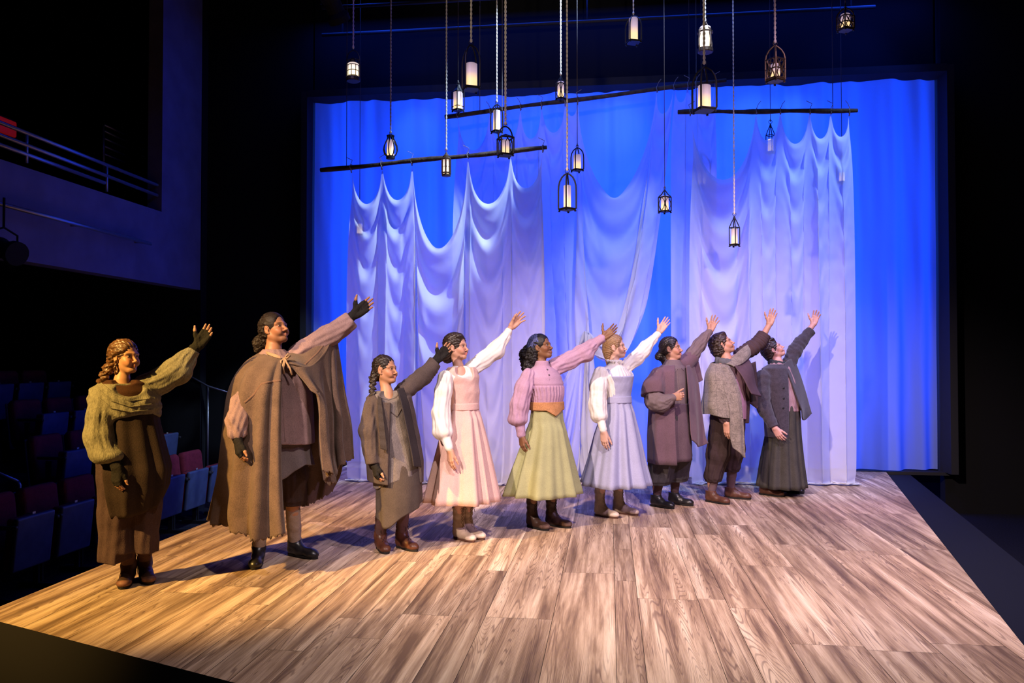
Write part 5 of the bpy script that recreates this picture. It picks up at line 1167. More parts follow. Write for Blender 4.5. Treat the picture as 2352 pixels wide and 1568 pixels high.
# ---- long plum coat
def coat_performer():
    toes = ((1548, 1169), (1592, 1162)); ang = (-36, -28)
    f = Fig(toes, -44, 'performer in a long plum coat with one fist held at the waist')
    J = f.stand(((1508, 862, -.14), (1570, 836, .13)), ((1502, 925, -.20), (1602, 797, .20)), ((1545, 912, -.30), (1631, 759, .24)), (1544, 834, 0), (1545, 965, 0), toes, ang, L=0.265)
    hL = dict(w=J['wrL'], d=f.p(1645, 726, .25)-J['wrL'], n=(0.1, -0.95, 0.2), curl=(4, 6, 5), spread=1.5, thumb=(0.75, 0.72, 0.1), size=1.0)
    hR = dict(w=J['wrR'], d=(0.85, -0.42, 0.12), n=(0.35, 0.9, 0.05), curl=(62, 78, 55), spread=0.2, thumb=(0.8, 0.55, 0.45), size=0.98)
    f.body(J, (1541, 801, 0.02, -20, 10, 0), (0.42, 0.22, 0.14), (0.38, 0.12, 0.10), (0.014, 0.009, 0.008), {'L': hL, 'R': hR}, 0.97, False, 1.70, 0.9)
    hm = M('black_brown_hair', (0.016, 0.010, 0.008), 0.4, var=0.3, scale=50, spec=0.5)
    f.hair(hm, [(-0.125, 0.0, -0.045, 0.045, 0.05, 0.045), (-0.145, -0.01, -0.06, 0.035, 0.03, 0.03), (-0.085, 0.0, -0.10, 0.04, 0.05, 0.06), (-0.075, -0.03, -0.14, 0.03, 0.03, 0.05)], front=0.050, strands=26, curl=0.0012)
    a = f.p; sh = cloth_mat('grey_brown_shirt', (0.155, 0.115, 0.115), var=0.12, bump=0.4); S = Sdf(*f.bx(1485, 735, 1650, 965, -.5, .4), 0.006)
    S.chain([(a(1508, 864, -.13), .070), (a(1500, 900, -.18), .088), (a(1503, 922, -.21), .090), (a(1520, 926, -.26), .082), (a(1534, 919, -.29), .058)], 0.03, pl=(0.005, 6, 2)); S.cap(a(1534, 918, -.285), a(1546, 913, -.305), .042, .038, .008)
    S.chain([(a(1570, 840, .12), .070), (a(1592, 812, .18), .068), (a(1606, 792, .21), .062), (a(1620, 772, .23), .048)], 0.03, pl=(0.004, 6, 2.5)); S.cap(a(1618, 775, .23), a(1629, 762, .24), .040, .038, .008)
    S.rough(0.0025, 24, seed=3); S.rough(0.0013, 60, seed=4)
    S.loft(*f.row([(826, 1529, 1562, .95), (836, 1522, 1568, .9), (846, 1512, 1578, .75), (880, 1514, 1582, .75), (940, 1514, 1582, .75)]), f.yaw, .01)
    shirt = S.build('shirt', sh, f.root)
    for g in ([(1536, 832), (1549, 856), (1556, 847)], [(1568, 832), (1564, 846), (1571, 852)]):           # collar points
        c = [surf(shirt, *q, 0.006)[0] for q in g]
        if all(v is not None for v in c): mesh_np('collar', np.array([c[0], c[1], c[2], c[0]*0.5+c[2]*0.5]), np.array([[0, 1, 2, 3]]), sh, shirt, False).modifiers.new('thickness', 'SOLIDIFY').thickness = 0.006
    seam(shirt, [(1556, 850), (1563, 930)], 0.003, sh, 'placket_edge')
    plum = cloth_mat('plum_grey_wool', (0.125, 0.072, 0.088), var=0.14, bump=0.5, sheen=0.2)
    f.skirt([(926, 1514, 1583, .8), (950, 1511, 1586, .8), (980, 1508, 1590, .8), (1056, 1503, 1593, .8)], cloth_mat('dark_plum_tunic', (0.105, 0.068, 0.078), var=0.14), name='tunic', n=7, amp=0.035, seed=2, ratio=.8)
    c_ = f.skirt([(838, 1518, 1574, .8), (850, 1504, 1585, .78), (880, 1497, 1590, .8), (930, 1490, 1594, .82), (1000, 1487, 1597, .86), (1061, 1488, 1601, .88)], plum, name='coat', n=7, amp=0.05, seed=5, ratio=.85, open_=(-0.62, 2.4), cols=260)
    # short wide over-sleeves: right shoulder, and the raised left one hanging as a point
    S = Sdf(*f.bx(1480, 830, 1540, 930, -.5, .3), .006); S.chain([(a(1513, 862, -.12), .082), (a(1501, 890, -.175), .108), (a(1498, 914, -.195), .114)], .03, pl=(0.003, 5, 2)); S.half(a(1500, 906, -.2), (0.1, -0.35, -1), .006); S.build('coat_sleeve', plum, f.root)
    f.sheet([[(1562, 832, .02), (1580, 829, .12), (1600, 818, .20)], [(1572, 852, .04), (1588, 846, .16), (1606, 838, .24)], [(1580, 868, .06), (1596, 863, .18), (1611, 862, .26)], [(1586, 876, .08), (1600, 879, .19), (1614, 873, .26)]], plum, 'coat_sleeve', .010, 24, 24)
    S = Sdf(*f.bx(1545, 800, 1610, 860, -.3, .45), .006); S.chain([(a(1556, 838, .02), .055), (a(1572, 835, .12), .082), (a(1590, 818, .18), .080)], .03); S.half(a(1590, 817, .18), a(1602, 797, .2)-a(1571, 838, .12), .005); S.ell(a(1545, 834, -.02), (.085, .12, .085), None, .006, True); S.build('coat_shoulder', plum, f.root)
    f.sheet([[(1576, 840, -.06), (1584, 838, .06), (1594, 842, .16)], [(1580, 880, -.10), (1592, 880, .05), (1604, 882, .17)], [(1584, 930, -.12), (1597, 935, .03), (1611, 945, .17)], [(1588, 985, -.13), (1602, 990, .02), (1618, 1000, .16)], [(1592, 1010, -.13), (1604, 1026, .02), (1624, 1018, .16)]], plum, 'coat_front', .010, 30, 40, lambda u, v: 0.012*np.sin(u*9+v*2)*v)
    gm = cloth_mat('dark_grey_wool', (0.055, 0.048, 0.048), var=0.2); breeches(f, J, gm, (1106, 1103), (.13, .135, .125, .062), name='bloomers')
    stockings(f, J, cloth_mat('brown_stocking', (0.085, 0.05, 0.048), var=0.1), .047, .040)
    for i in (0, 1): f.boot(toes[i], ang[i], blackshoe, dark_sole, shaft=0.10, lace=dark_lace, L=.275)
coat_performer()
# ---- tweed wrap
def tweed_performer():
    toes = ((1675, 1159), (1725, 1147)); ang = (-40, -18)
    f = Fig(toes, -46, 'wavy haired performer in a grey tweed wrap and scarf with bare raised forearm')
    J = f.stand(((1640, 850, -.14), (1702, 812, .13)), ((1646, 925, -.22), (1738, 797, .20)), ((1668, 972, -.30), (1767, 745, .24)), (1668, 824, 0), (1672, 960, 0), toes, ang, L=0.275)
    hL = dict(w=J['wrL'], d=f.p(1777, 713, .25)-J['wrL'], n=(0.15, -0.95, 0.2), curl=(3, 5, 4), spread=0.8, thumb=(0.75, 0.75, 0.1), size=1.05)
    hR = dict(w=J['wrR'], d=(0.14, -0.1, -1), n=(0.5, 0.85, 0.1), curl=(12, 16, 12), spread=0.5, thumb=(0.85, 0.4, 0.35), size=1.05)
    f.body(J, (1660, 791, 0.02, -14, 27, 0), (0.47, 0.245, 0.155), (0.36, 0.13, 0.10), (0.025, 0.014, 0.010), {'L': hL, 'R': hR}, 0.97, False, 1.76, 0.4, stubble=(0.30, 0.16, 0.11))
    hm = M('wavy_brown_hair', (0.030, 0.015, 0.009), 0.45, var=0.4, scale=40, spec=0.5)
    f.hair(hm, [(-0.05, 0, 0.045, .085, .087, .085), (-0.09, 0.0, -0.03, .06, .085, .075), (-0.075, 0, -0.08, .05, .078, .045), (-0.035, -0.070, -0.035, .035, .022, .05), (-0.035, 0.070, -0.035, .035, .022, .05), (0.035, 0, .105, .045, .06, .022)], front=0.054, strands=16, curl=0.004, low=-.07)
    a = f.p; jk = cloth_mat('dark_brown_jacket', (0.060, 0.036, 0.036), var=0.18, bump=0.4)
    pk = cloth_mat('dusty_pink_shirt', (0.36, 0.20, 0.26), var=0.1); S = Sdf(*f.bx(1630, 800, 1730, 985), .006); S.loft(*f.row([(826, 1652, 1686, .9), (842, 1645, 1700, .75), (880, 1650, 1712, .75), (930, 1652, 1716, .75), (962, 1654, 1715, .75)]), f.yaw, .01, fold=lambda q, z, r: .012*np.sin(14*q)); S.rough(.002, 25, seed=5); S.build('shirt', pk, f.root)
    S = Sdf(*f.bx(1620, 740, 1770, 990, -.5, .45), .006)
    S.chain([(a(1702, 815, .13), .082), (a(1726, 800, .18), .080), (a(1744, 785, .205), .074), (a(1752, 774, .215), .072)], .03, wr=(.004, 2.6, .2, 20)); S.cap(a(1748, 779, .21), a(1757, 766, .222), .074, .072, .006)
    S.half(a(1756, 766, .222), a(1767, 745, .24)-a(1738, 797, .2), .004)
    S.chain([(a(1645, 856, -.11), .058), (a(1648, 920, -.20), .062), (a(1664, 962, -.28), .054)], .03, pl=(.004, 6, 2)); S.rough(.002, 25, seed=6)
    S.loft(*f.row([(832, 1648, 1694, .85), (844, 1642, 1712, .72), (880, 1640, 1722, .74), (930, 1640, 1724, .78), (972, 1638, 1722, .78)]), f.yaw, .02)
    wedge(S, f, 1678, 900, lambda z: -.55+.0*z, lambda z: .95-.1*z, a(1176, 985)[2], a(1176, 835)[2], .006)
    jo = S.build('jacket', jk, f.root)
    f.sheet([[(1688, 840, -.15), (1702, 830, -.03), (1716, 820, .10)], [(1701, 858, -.17), (1716, 852, -.05), (1729, 848, .10)], [(1713, 882, -.17), (1727, 880, -.05), (1738, 886, .08)], [(1728, 904, -.15), (1738, 908, -.04), (1747, 911, .08)]], cloth_mat('plum_brown_lining', (0.10, 0.062, 0.072), var=0.15), 'jacket_front', .010, 24, 24, lambda u, v: .006*np.sin(v*8+u*3), parent=None)
    f.sheet([[(1722, 835, .10), (1735, 830, .18)], [(1722, 880, .10), (1740, 885, .18)], [(1721, 925, .08), (1741, 940, .16)]], cloth_mat('dark_brown_jacket', (0.060, 0.036, 0.036)), 'jacket_back', .010, 12, 24)
    for q in ((1690, 868), (1695, 896)): button(jo, *q, .009, M('grey_button', (0.10, 0.07, 0.09), 0.4))
    tw = cloth_mat('grey_tweed', (0.200, 0.168, 0.132), var=0.30, bump=0.6, scale=20, weave=160, check=(0.095, (0.08, 0.07, 0.062)), sheen=.2)
    f.sheet([[(1650, 828, .12), (1634, 833, .02), (1636, 834, -.12), (1655, 836, -.17), (1672, 838, -.17)],
             [(1642, 850, .15), (1621, 860, .02), (1629, 860, -.21), (1658, 862, -.26), (1686, 862, -.21)],
             [(1636, 890, .17), (1617, 900, .0), (1630, 900, -.24), (1663, 898, -.31), (1696, 896, -.25)],
             [(1632, 920, .18), (1612, 928, .0), (1628, 930, -.27), (1666, 932, -.34), (1702, 930, -.27)],
             [(1630, 944, .18), (1612, 950, .0), (1630, 951, -.28), (1668, 960, -.35), (1704, 958, -.28)]], tw, 'wrap', .010, 70, 60, lambda u, v: .012*v*np.sin(u*17+1.5*np.sin(v*3)))
    f.sheet([[(1650, 846, -.21), (1668, 840, -.20), (1675, 841, -.18)], [(1662, 890, -.30), (1685, 888, -.28), (1697, 890, -.25)], [(1676, 945, -.345), (1695, 940, -.31), (1706, 945, -.28)], [(1678, 1000, -.345), (1698, 1000, -.31), (1710, 1000, -.28)], [(1684, 1028, -.34), (1702, 1043, -.31), (1713, 1052, -.28)]], tw, 'wrap_front', .010, 30, 60, lambda u, v: .012*np.sin(u*7+v*2)*v)
    f.sheet([[(1668, 836, -.12), (1690, 812, -.02), (1712, 794, .08), (1726, 790, .16)], [(1678, 838, -.15), (1700, 826, -.06), (1718, 810, .04), (1727, 800, .13)], [(1685, 842, -.15), (1702, 836, -.08), (1717, 824, .03), (1726, 812, .12)]], tw, 'wrap_shoulder', .012, 40, 16)
    sc = cloth_mat('grey_scarf', (0.12, 0.12, 0.125), var=0.15); S = Sdf(*f.bx(1640, 805, 1705, 850, -.25, .2), .005); c = a(1667, 829, 0)
    for j, (r_, z_, t_) in enumerate(((.082, .012, .026), (.090, -.008, .024), (.085, -.028, .026))):
        for i in range(16):
            p0, p1 = [c+np.array([r_*math.cos(q), r_*math.sin(q), z_-.022*math.cos(q-f.yaw)+.006*math.sin(3*q+j)]) for q in (i*math.pi/8, (i+1)*math.pi/8)]; S.cap(p0, p1, t_, t_, .006)
    S.rough(.0025, 45, seed=7); S.build('scarf', sc, f.root)
    breeches(f, J, cloth_mat('dark_brown_breeches', (0.040, 0.025, 0.024), var=0.2), (1096, 1080), (.125, .115, .085, .062)); stockings(f, J, cloth_mat('plum_stocking', (0.12, 0.075, 0.078), var=0.1), .052, .041)
    bl = M('tan_brown_leather', (0.085, 0.034, 0.020), .4, var=.25, scale=25)
    for i in (0, 1): f.boot(toes[i], ang[i], bl, dark_sole, shaft=0.10, lace=dark_lace, L=.285, w_=.045)
tweed_performer()
# ---- charcoal jacket
def jacket_performer():
    toes = ((1800, 1141), (1847, 1134)); ang = (-34, -22)
    f = Fig(toes, -42, 'performer in a charcoal jacket over a pink shirt and a long dark skirt')
    J = f.stand(((1752, 862, -.15), (1810, 830, .13)), ((1752, 930, -.20), (1836, 787, .20)), ((1779, 983, -.26), (1868, 745, .25)), (1786, 832, 0), (1799, 960, 0), toes, ang, L=0.27)
    hL = dict(w=J['wrL'], d=f.p(1879, 710, .26)-J['wrL'], n=(-0.1, -0.95, 0.2), curl=(6, 12, 10), spread=1.2, thumb=(0.72, 0.78, 0.1), size=1.0)
    hR = dict(w=J['wrR'], d=(0.5, -0.2, -0.85), n=(0.5, 0.8, 0.1), curl=(14, 18, 12), spread=0.6, thumb=(0.85, 0.45, 0.3), size=1.0)
    f.body(J, (1776, 803, 0.03, -12, 34, 0), (0.52, 0.27, 0.22), (0.42, 0.16, 0.15), (0.03, 0.017, 0.012), {'L': hL, 'R': hR}, 0.95, False, 1.73, 0.9)
    hm = M('short_brown_hair', (0.026, 0.012, 0.009), 0.45, var=0.3, scale=40, spec=0.5)
    f.hair(hm, [(-0.05, 0, .02, .09, .082, .085), (-0.085, 0, -.05, .045, .07, .05), (0.04, -.02, .108, .04, .05, .02)], front=.054, strands=20, curl=.0015, low=-.06)
    a = f.p; pk = cloth_mat('mauve_pink_shirt', (0.30, 0.185, 0.20), var=.1); S = Sdf(*f.bx(1750, 815, 1850, 955), .006); S.loft(*f.row([(832, 1766, 1806, .9), (846, 1760, 1820, .75), (880, 1764, 1832, .78), (920, 1768, 1840, .8), (942, 1768, 1840, .8), (946, 1772, 1836, .8)]), f.yaw, .012, fold=lambda q, z, r: .022*np.sin(13*q+np.sin(3*q))); S.rough(.002, 28, seed=5)
    S.cap(a(1860, 756, .243), a(1868, 745, .25), .036, .034, .006); so = S.build('shirt', pk, f.root); seam(so, [(1806, 850), (1826, 938)], .003, pk, 'placket_edge')
    ck = cloth_mat('charcoal_wool', (0.046, 0.038, 0.050), var=.25, bump=.5, scale=30, sheen=.2); S = Sdf(*f.bx(1730, 745, 1885, 1012, -.5, .45), .006)
    S.chain([(a(1752, 866, -.14), .082), (a(1749, 905, -.18), .082), (a(1756, 940, -.215), .072), (a(1776, 978, -.255), .056)], .03, wr=(.0025, 2.5, .1, 22)); S.half(a(1777, 980, -.257), a(1779, 983, -.26)-a(1752, 930, -.2), .004)
    S.chain([(a(1812, 834, .12), .078), (a(1826, 805, .17), .076), (a(1838, 787, .205), .068), (a(1864, 757, .245), .055)], .03, wr=(.003, 2.4, .3, 22)); S.half(a(1861, 757, .243), a(1868, 745, .25)-a(1836, 787, .2), .004); S.rough(.002, 26, seed=6)
    S.loft(*f.row([(836, 1764, 1812, .85), (846, 1748, 1824, .76), (880, 1748, 1834, .76), (930, 1752, 1840, .8), (975, 1754, 1840, .84), (1002, 1756, 1838, .86)]), f.yaw, .02)
    S.half(a(1764, 990), (-.3, 0, -1), .006, (a(1730, 1012)[0], f.Y-.5, a(1176, 1015)[2]), (a(1770, 1000)[0], f.Y+.4, a(1176, 988)[2])) if False else None
    wedge(S, f, 1796, 900, lambda z: -.70+.1*z, lambda z: 1.25-.45*z, a(1176, 1010)[2], a(1176, 838)[2], .006)
    jo = S.build('jacket', ck, f.root)
    for q in ((1800, 891), (1800, 915), (1799, 937)): button(jo, *q, .011, M('black_button', (.01, .01, .01), .4))
    f.sheet([[(1800, 836, -.10), (1812, 826, .0), (1822, 822, .12)], [(1812, 862, -.14), (1826, 858, .02), (1836, 856, .16)], [(1824, 895, -.15), (1838, 895, .02), (1850, 898, .17)], [(1834, 925, -.14), (1847, 938, .02), (1862, 945, .16)], [(1839, 940, -.13), (1847, 965, .02), (1863, 948, .16)]], ck, 'jacket_front', .012, 30, 36, lambda u, v: .008*np.sin(u*6+v*5)*v)
    f.sheet([[(1779, 838, -.12), (1786, 836, -.10)], [(1784, 852, -.165), (1795, 856, -.16)], [(1794, 872, -.19), (1800, 880, -.18)], [(1799, 892, -.19), (1801, 893, -.185)]], ck, 'lapel', .008, 8, 20)
    sc = cloth_mat('dark_grey_scarf', (.035, .038, .042), var=.2); S = Sdf(*f.bx(1760, 818, 1815, 850, -.2, .2), .005); c = a(1786, 834, 0)
    for j, (r_, z_, t_) in enumerate(((.075, .014, .022), (.082, -.006, .022))):
        for i in range(16):
            p0, p1 = [c+np.array([r_*math.cos(q), r_*math.sin(q), z_-.020*math.cos(q-f.yaw)+.005*math.sin(3*q+j)]) for q in (i*math.pi/8, (i+1)*math.pi/8)]; S.cap(p0, p1, t_, t_, .006)
    S.rough(.002, 45, seed=7); S.build('scarf', sc, f.root)
    f.skirt([(930, 1766, 1838, .8), (960, 1764, 1838, .84), (1000, 1759, 1838, .95), (1060, 1749, 1842, 1.05), (1118, 1742, 1848, 1.1)], cloth_mat('dark_olive_grey_skirt', (.050, .045, .038), var=.2, bump=.5), n=12, amp=.075, seed=4, ratio=.9, power=.7)
    f.boot(toes[0], ang[0], M('tan_brown_leather', (.085, .034, .02)), dark_sole, shaft=.10, lace=dark_lace, L=.28); f.boot(toes[1], ang[1], blackshoe, dark_sole, shaft=.10, lace=dark_lace, L=.28)
jacket_performer()
# ---- brown cape
def cape_performer():
    toes = ((583, 1309), (728, 1284)); ang = (-74, -22)
    f = Fig(toes, -48, 'tall performer in a long ragged brown cape, curly hair tied back, fingerless gloves', step=.0028)
    J = f.stand(((592, 862, -.10), (684, 812, .14)), ((545, 930, -.34), (757, 768, .22)), ((545, 1008, -.44), (815, 722, .28)), (628, 806, 0), (632, 1000, 0), toes, ang, L=0.285)
    hL = dict(w=J['wrL'], d=f.p(861, 687, .30)-J['wrL'], n=(0.1, -0.93, -0.15), curl=(6, 8, 8), spread=0.5, thumb=(0.62, 0.85, 0.1), size=1.08)
    hR = dict(w=J['wrR'], d=(0.16, -0.1, -1), n=(0.75, 0.6, 0.1), curl=(22, 28, 20), spread=0.3, thumb=(0.85, 0.42, 0.3), size=1.05)
    f.body(J, (630, 756, 0.02, -20, 18, 0), (0.36, 0.165, 0.085), (0.26, 0.09, 0.06), (0.012, 0.008, 0.006), {'L': hL, 'R': hR}, 1.0, False, 1.83, 0.5, stubble=(0.14, 0.06, 0.035), nose=1.02)
    hm = M('curly_black_hair', (0.020, 0.012, 0.008), 0.6, var=.5, scale=80, spec=.3)
    f.hair(hm, [(-0.155, 0.0, -0.045, 0.052, 0.06, 0.055), (-0.175, 0.0, -0.085, 0.04, 0.05, 0.045), (-0.10, 0, -.06, .04, .06, .05)], front=.050, strands=0, curl=.0042)
    a = f.p; gk = cloth_mat('black_knit_glove', (.018, .016, .015), var=.2, bump=.6)
    f.glove('L', hL, a(805, 729, .27), gk); f.glove('R', hR, a(546, 978, -.41), gk)
    mv = cloth_mat('mauve_linen_shirt', (.27, .175, .175), var=.2, bump=.5); S = Sdf(*f.bx(520, 700, 835, 1110, -.55, .5), .007)
    S.chain([(a(592, 870, -.08), .045), (a(550, 925, -.32), .055), (a(544, 965, -.385), .070), (a(544, 995, -.415), .066)], .03, pl=(.006, 5, 3)); S.half(a(544, 1003, -.42), (0, .3, -1), .004, a(544, 1004, -.42)-.12, a(544, 1004, -.42)+.12)
    S.chain([(a(684, 815, .13), .085), (a(757, 770, .22), .078), (a(800, 740, .26), .070)], .03, pl=(.005, 5, 3)); S.half(a(808, 733, .268), J['wrL']-J['elL'], .004, a(808, 733, .27)-.2, a(808, 733, .27)+.2); S.rough(.003, 22, seed=3)
    S.loft(*f.row([(802, 605, 652, .95), (814, 598, 662, .85), (828, 590, 686, .72), (880, 590, 706, .76), (950, 585, 712, .84), (1030, 586, 716, .90)]), f.yaw, .02, fold=lambda q, z, r: .022*np.sin(9*q+3*np.sin(2*q)))
    zl = a(640, 1025)[2]; S.half(a(672, 1025, -.2), (-.1, 0, -1), .004, (a(560, 1200)[0], f.Y-.5, zl-.3), (a(760, 1000)[0], f.Y+.5, zl+.12))
    sh = S.build('shirt', mv, f.root)
    seam(sh, [(644, 830), (655, 1015)], .003, mv, 'placket_edge')
    f.skirt([(985, 602, 700, .76), (1040, 600, 706, .78), (1095, 600, 714, .84)], cloth_mat('grey_brown_linen', (.155, .120, .118), var=.16, bump=.5), name='under_tunic', n=7, amp=.06, seed=6, hem=lambda q: .10*np.sin(q+.6)+.015*np.sin(5*q))
    br = cloth_mat('dark_brown_breeches', (0.040, 0.025, 0.024)); breeches(f, J, br, (1182, 1182), (.13, .12, .105, .07)); stockings(f, J, cloth_mat('pale_wool_sock', (.30, .22, .16), var=.1), .054, .045, name='socks', h=.26)
    for i in (0, 1): f.boot(toes[i], ang[i], blackshoe, dark_sole, shaft=.17, L=.29, w_=.046, rs=.052)
    cp = cloth_mat('brown_wool_cape', (.118, .076, .058), var=.22, bump=.55, scale=9, sheen=.15)
    wv = lambda A, n, p0: (lambda u, v: A*v*np.sin(u*n+p0+1.2*np.sin(v*2.4)))
    # right half of the cape: from the neck over the shoulder to a ragged hem by the boots
    f.sheet([[(628, 806, .14), (606, 806, .08), (600, 810, -.04), (612, 816, -.12), (634, 822, -.15), (645, 826, -.15)],
             [(612, 838, .20), (572, 836, .10), (556, 842, -.10), (575, 848, -.24), (620, 848, -.26), (645, 850, -.22)],
             [(596, 880, .24), (545, 886, .10), (527, 900, -.10), (556, 900, -.33), (610, 890, -.34), (645, 880, -.27)],
             [(584, 960, .26), (534, 965, .10), (517, 985, -.10), (552, 985, -.36), (605, 965, -.38), (644, 950, -.31)],
             [(575, 1060, .28), (522, 1065, .10), (508, 1080, -.12), (545, 1085, -.38), (600, 1075, -.42), (645, 1060, -.35)],
             [(566, 1150, .28), (506, 1150, .10), (497, 1165, -.14), (535, 1175, -.40), (595, 1175, -.46), (649, 1160, -.39)],
             [(560, 1205, .28), (498, 1195, .10), (492, 1200, -.14), (540, 1218, -.42), (590, 1240, -.48), (655, 1225, -.42)]], cp, 'cape_right_half', .012, 110, 90, wv(.042, 36, .5), ragged=.016)
    # yoke and the raised left half hung from the forearm
    f.sheet([[(638, 812, .16), (660, 808, .15), (690, 800, .17), (725, 780, .21), (762, 758, .25)],
             [(644, 818, -.02), (668, 818, .0), (700, 812, .06), (735, 790, .15), (766, 763, .23)],
             [(648, 825, -.13), (676, 830, -.10), (706, 826, .0), (738, 804, .12), (766, 770, .21)],
             [(664, 836, -.16), (690, 842, -.12), (714, 842, -.02), (742, 818, .10), (764, 778, .19)]], cp, 'cape_yoke', .012, 60, 40, lambda u, v: .006*np.sin(u*14+v*3))
    f.sheet([[(662, 834, -.15), (690, 840, -.11), (715, 838, -.02), (740, 814, .10), (755, 790, .17), (763, 766, .22), (768, 764, .26), (772, 770, .30)],
             [(690, 862, -.15), (712, 872, -.10), (730, 880, .0), (745, 870, .10), (756, 850, .17), (764, 830, .20), (775, 830, .26), (782, 838, .32)],
             [(715, 890, -.13), (730, 905, -.08), (742, 925, .0), (752, 930, .10), (760, 915, .15), (770, 900, .18), (784, 905, .25), (794, 915, .32)],
             [(737, 915, -.10), (740, 945, -.06), (746, 980, .0), (755, 985, .10), (766, 970, .14), (778, 955, .17), (795, 965, .25), (804, 985, .32)],
             [(741, 990, -.10), (743, 1020, -.06), (748, 1050, .0), (756, 1060, .09), (766, 1040, .13), (779, 1015, .16), (797, 1025, .24), (806, 1035, .32)],
             [(752, 1080, -.10), (755, 1095, -.06), (760, 1110, .0), (766, 1108, .09), (774, 1085, .12), (783, 1065, .15), (796, 1060, .24), (805, 1040, .32)]], cp, 'cape_left_half', .012, 100, 90, wv(.036, 30, 1.1), ragged=.014)
    f.sheet([[(610, 850, .28), (680, 850, .30), (765, 800, .34)], [(600, 960, .30), (700, 960, .32), (790, 940, .36)], [(590, 1080, .32), (690, 1085, .34), (785, 1070, .36)], [(580, 1180, .32), (690, 1165, .34), (762, 1130, .36)]], cp, 'cape_back', .012, 60, 60, wv(.03, 26, 0), ragged=.012)
    # raised seams
    sm = cloth_mat('cape_seam_cord', (.15, .088, .066), var=.2); ch = f.root
    for o_ in [c for c in bpy.data.objects if c.parent is ch and c.name.startswith('cape')]:
        if 'right' in o_.name:
            seam(o_, [(562, 925), (585, 905), (602, 882), (622, 877), (646, 874)], .011, sm, 'seam'); seam(o_, [(645, 1009), (622, 1014), (598, 1030)], .007, sm, 'seam'); seam(o_, [(522, 1185), (552, 1155), (565, 1135)], .008, sm, 'seam')
        if 'yoke' in o_.name: seam(o_, [(700, 838), (728, 812), (757, 775)], .010, sm, 'seam')
    # collar facing and ribbon bow
    rb = cloth_mat('buff_ribbon', (.34, .22, .14), var=.12)
    f.sheet([[(607, 802, -.03), (616, 808, -.11), (634, 814, -.14), (644, 818, -.14)], [(606, 807, -.04), (617, 815, -.13), (634, 821, -.16), (645, 824, -.155)]], rb, 'collar', .008, 24, 6)
    kn = a(654, 822, -.165); b_ = MB()
    def loop(pts): b_.tube([kn+np.array(q) for q in pts], .007, 6)
    loop([(0, 0, 0), (.03, -.012, .03), (.045, -.01, .015), (.025, -.015, .0), (0, 0, 0)]); loop([(0, 0, 0), (-.022, -.012, -.02), (-.02, -.02, -.07), (-.005, -.02, -.085), (.003, -.015, -.05), (0, 0, 0)]); loop([(0, 0, 0), (.02, -.015, -.03), (.045, -.015, -.07), (.06, -.01, -.12)]); loop([(0, 0, 0), (-.004, -.02, -.05), (.004, -.022, -.11)])
    b_.build('ribbon_bow', rb, f.root, smooth=True)
cape_performer()
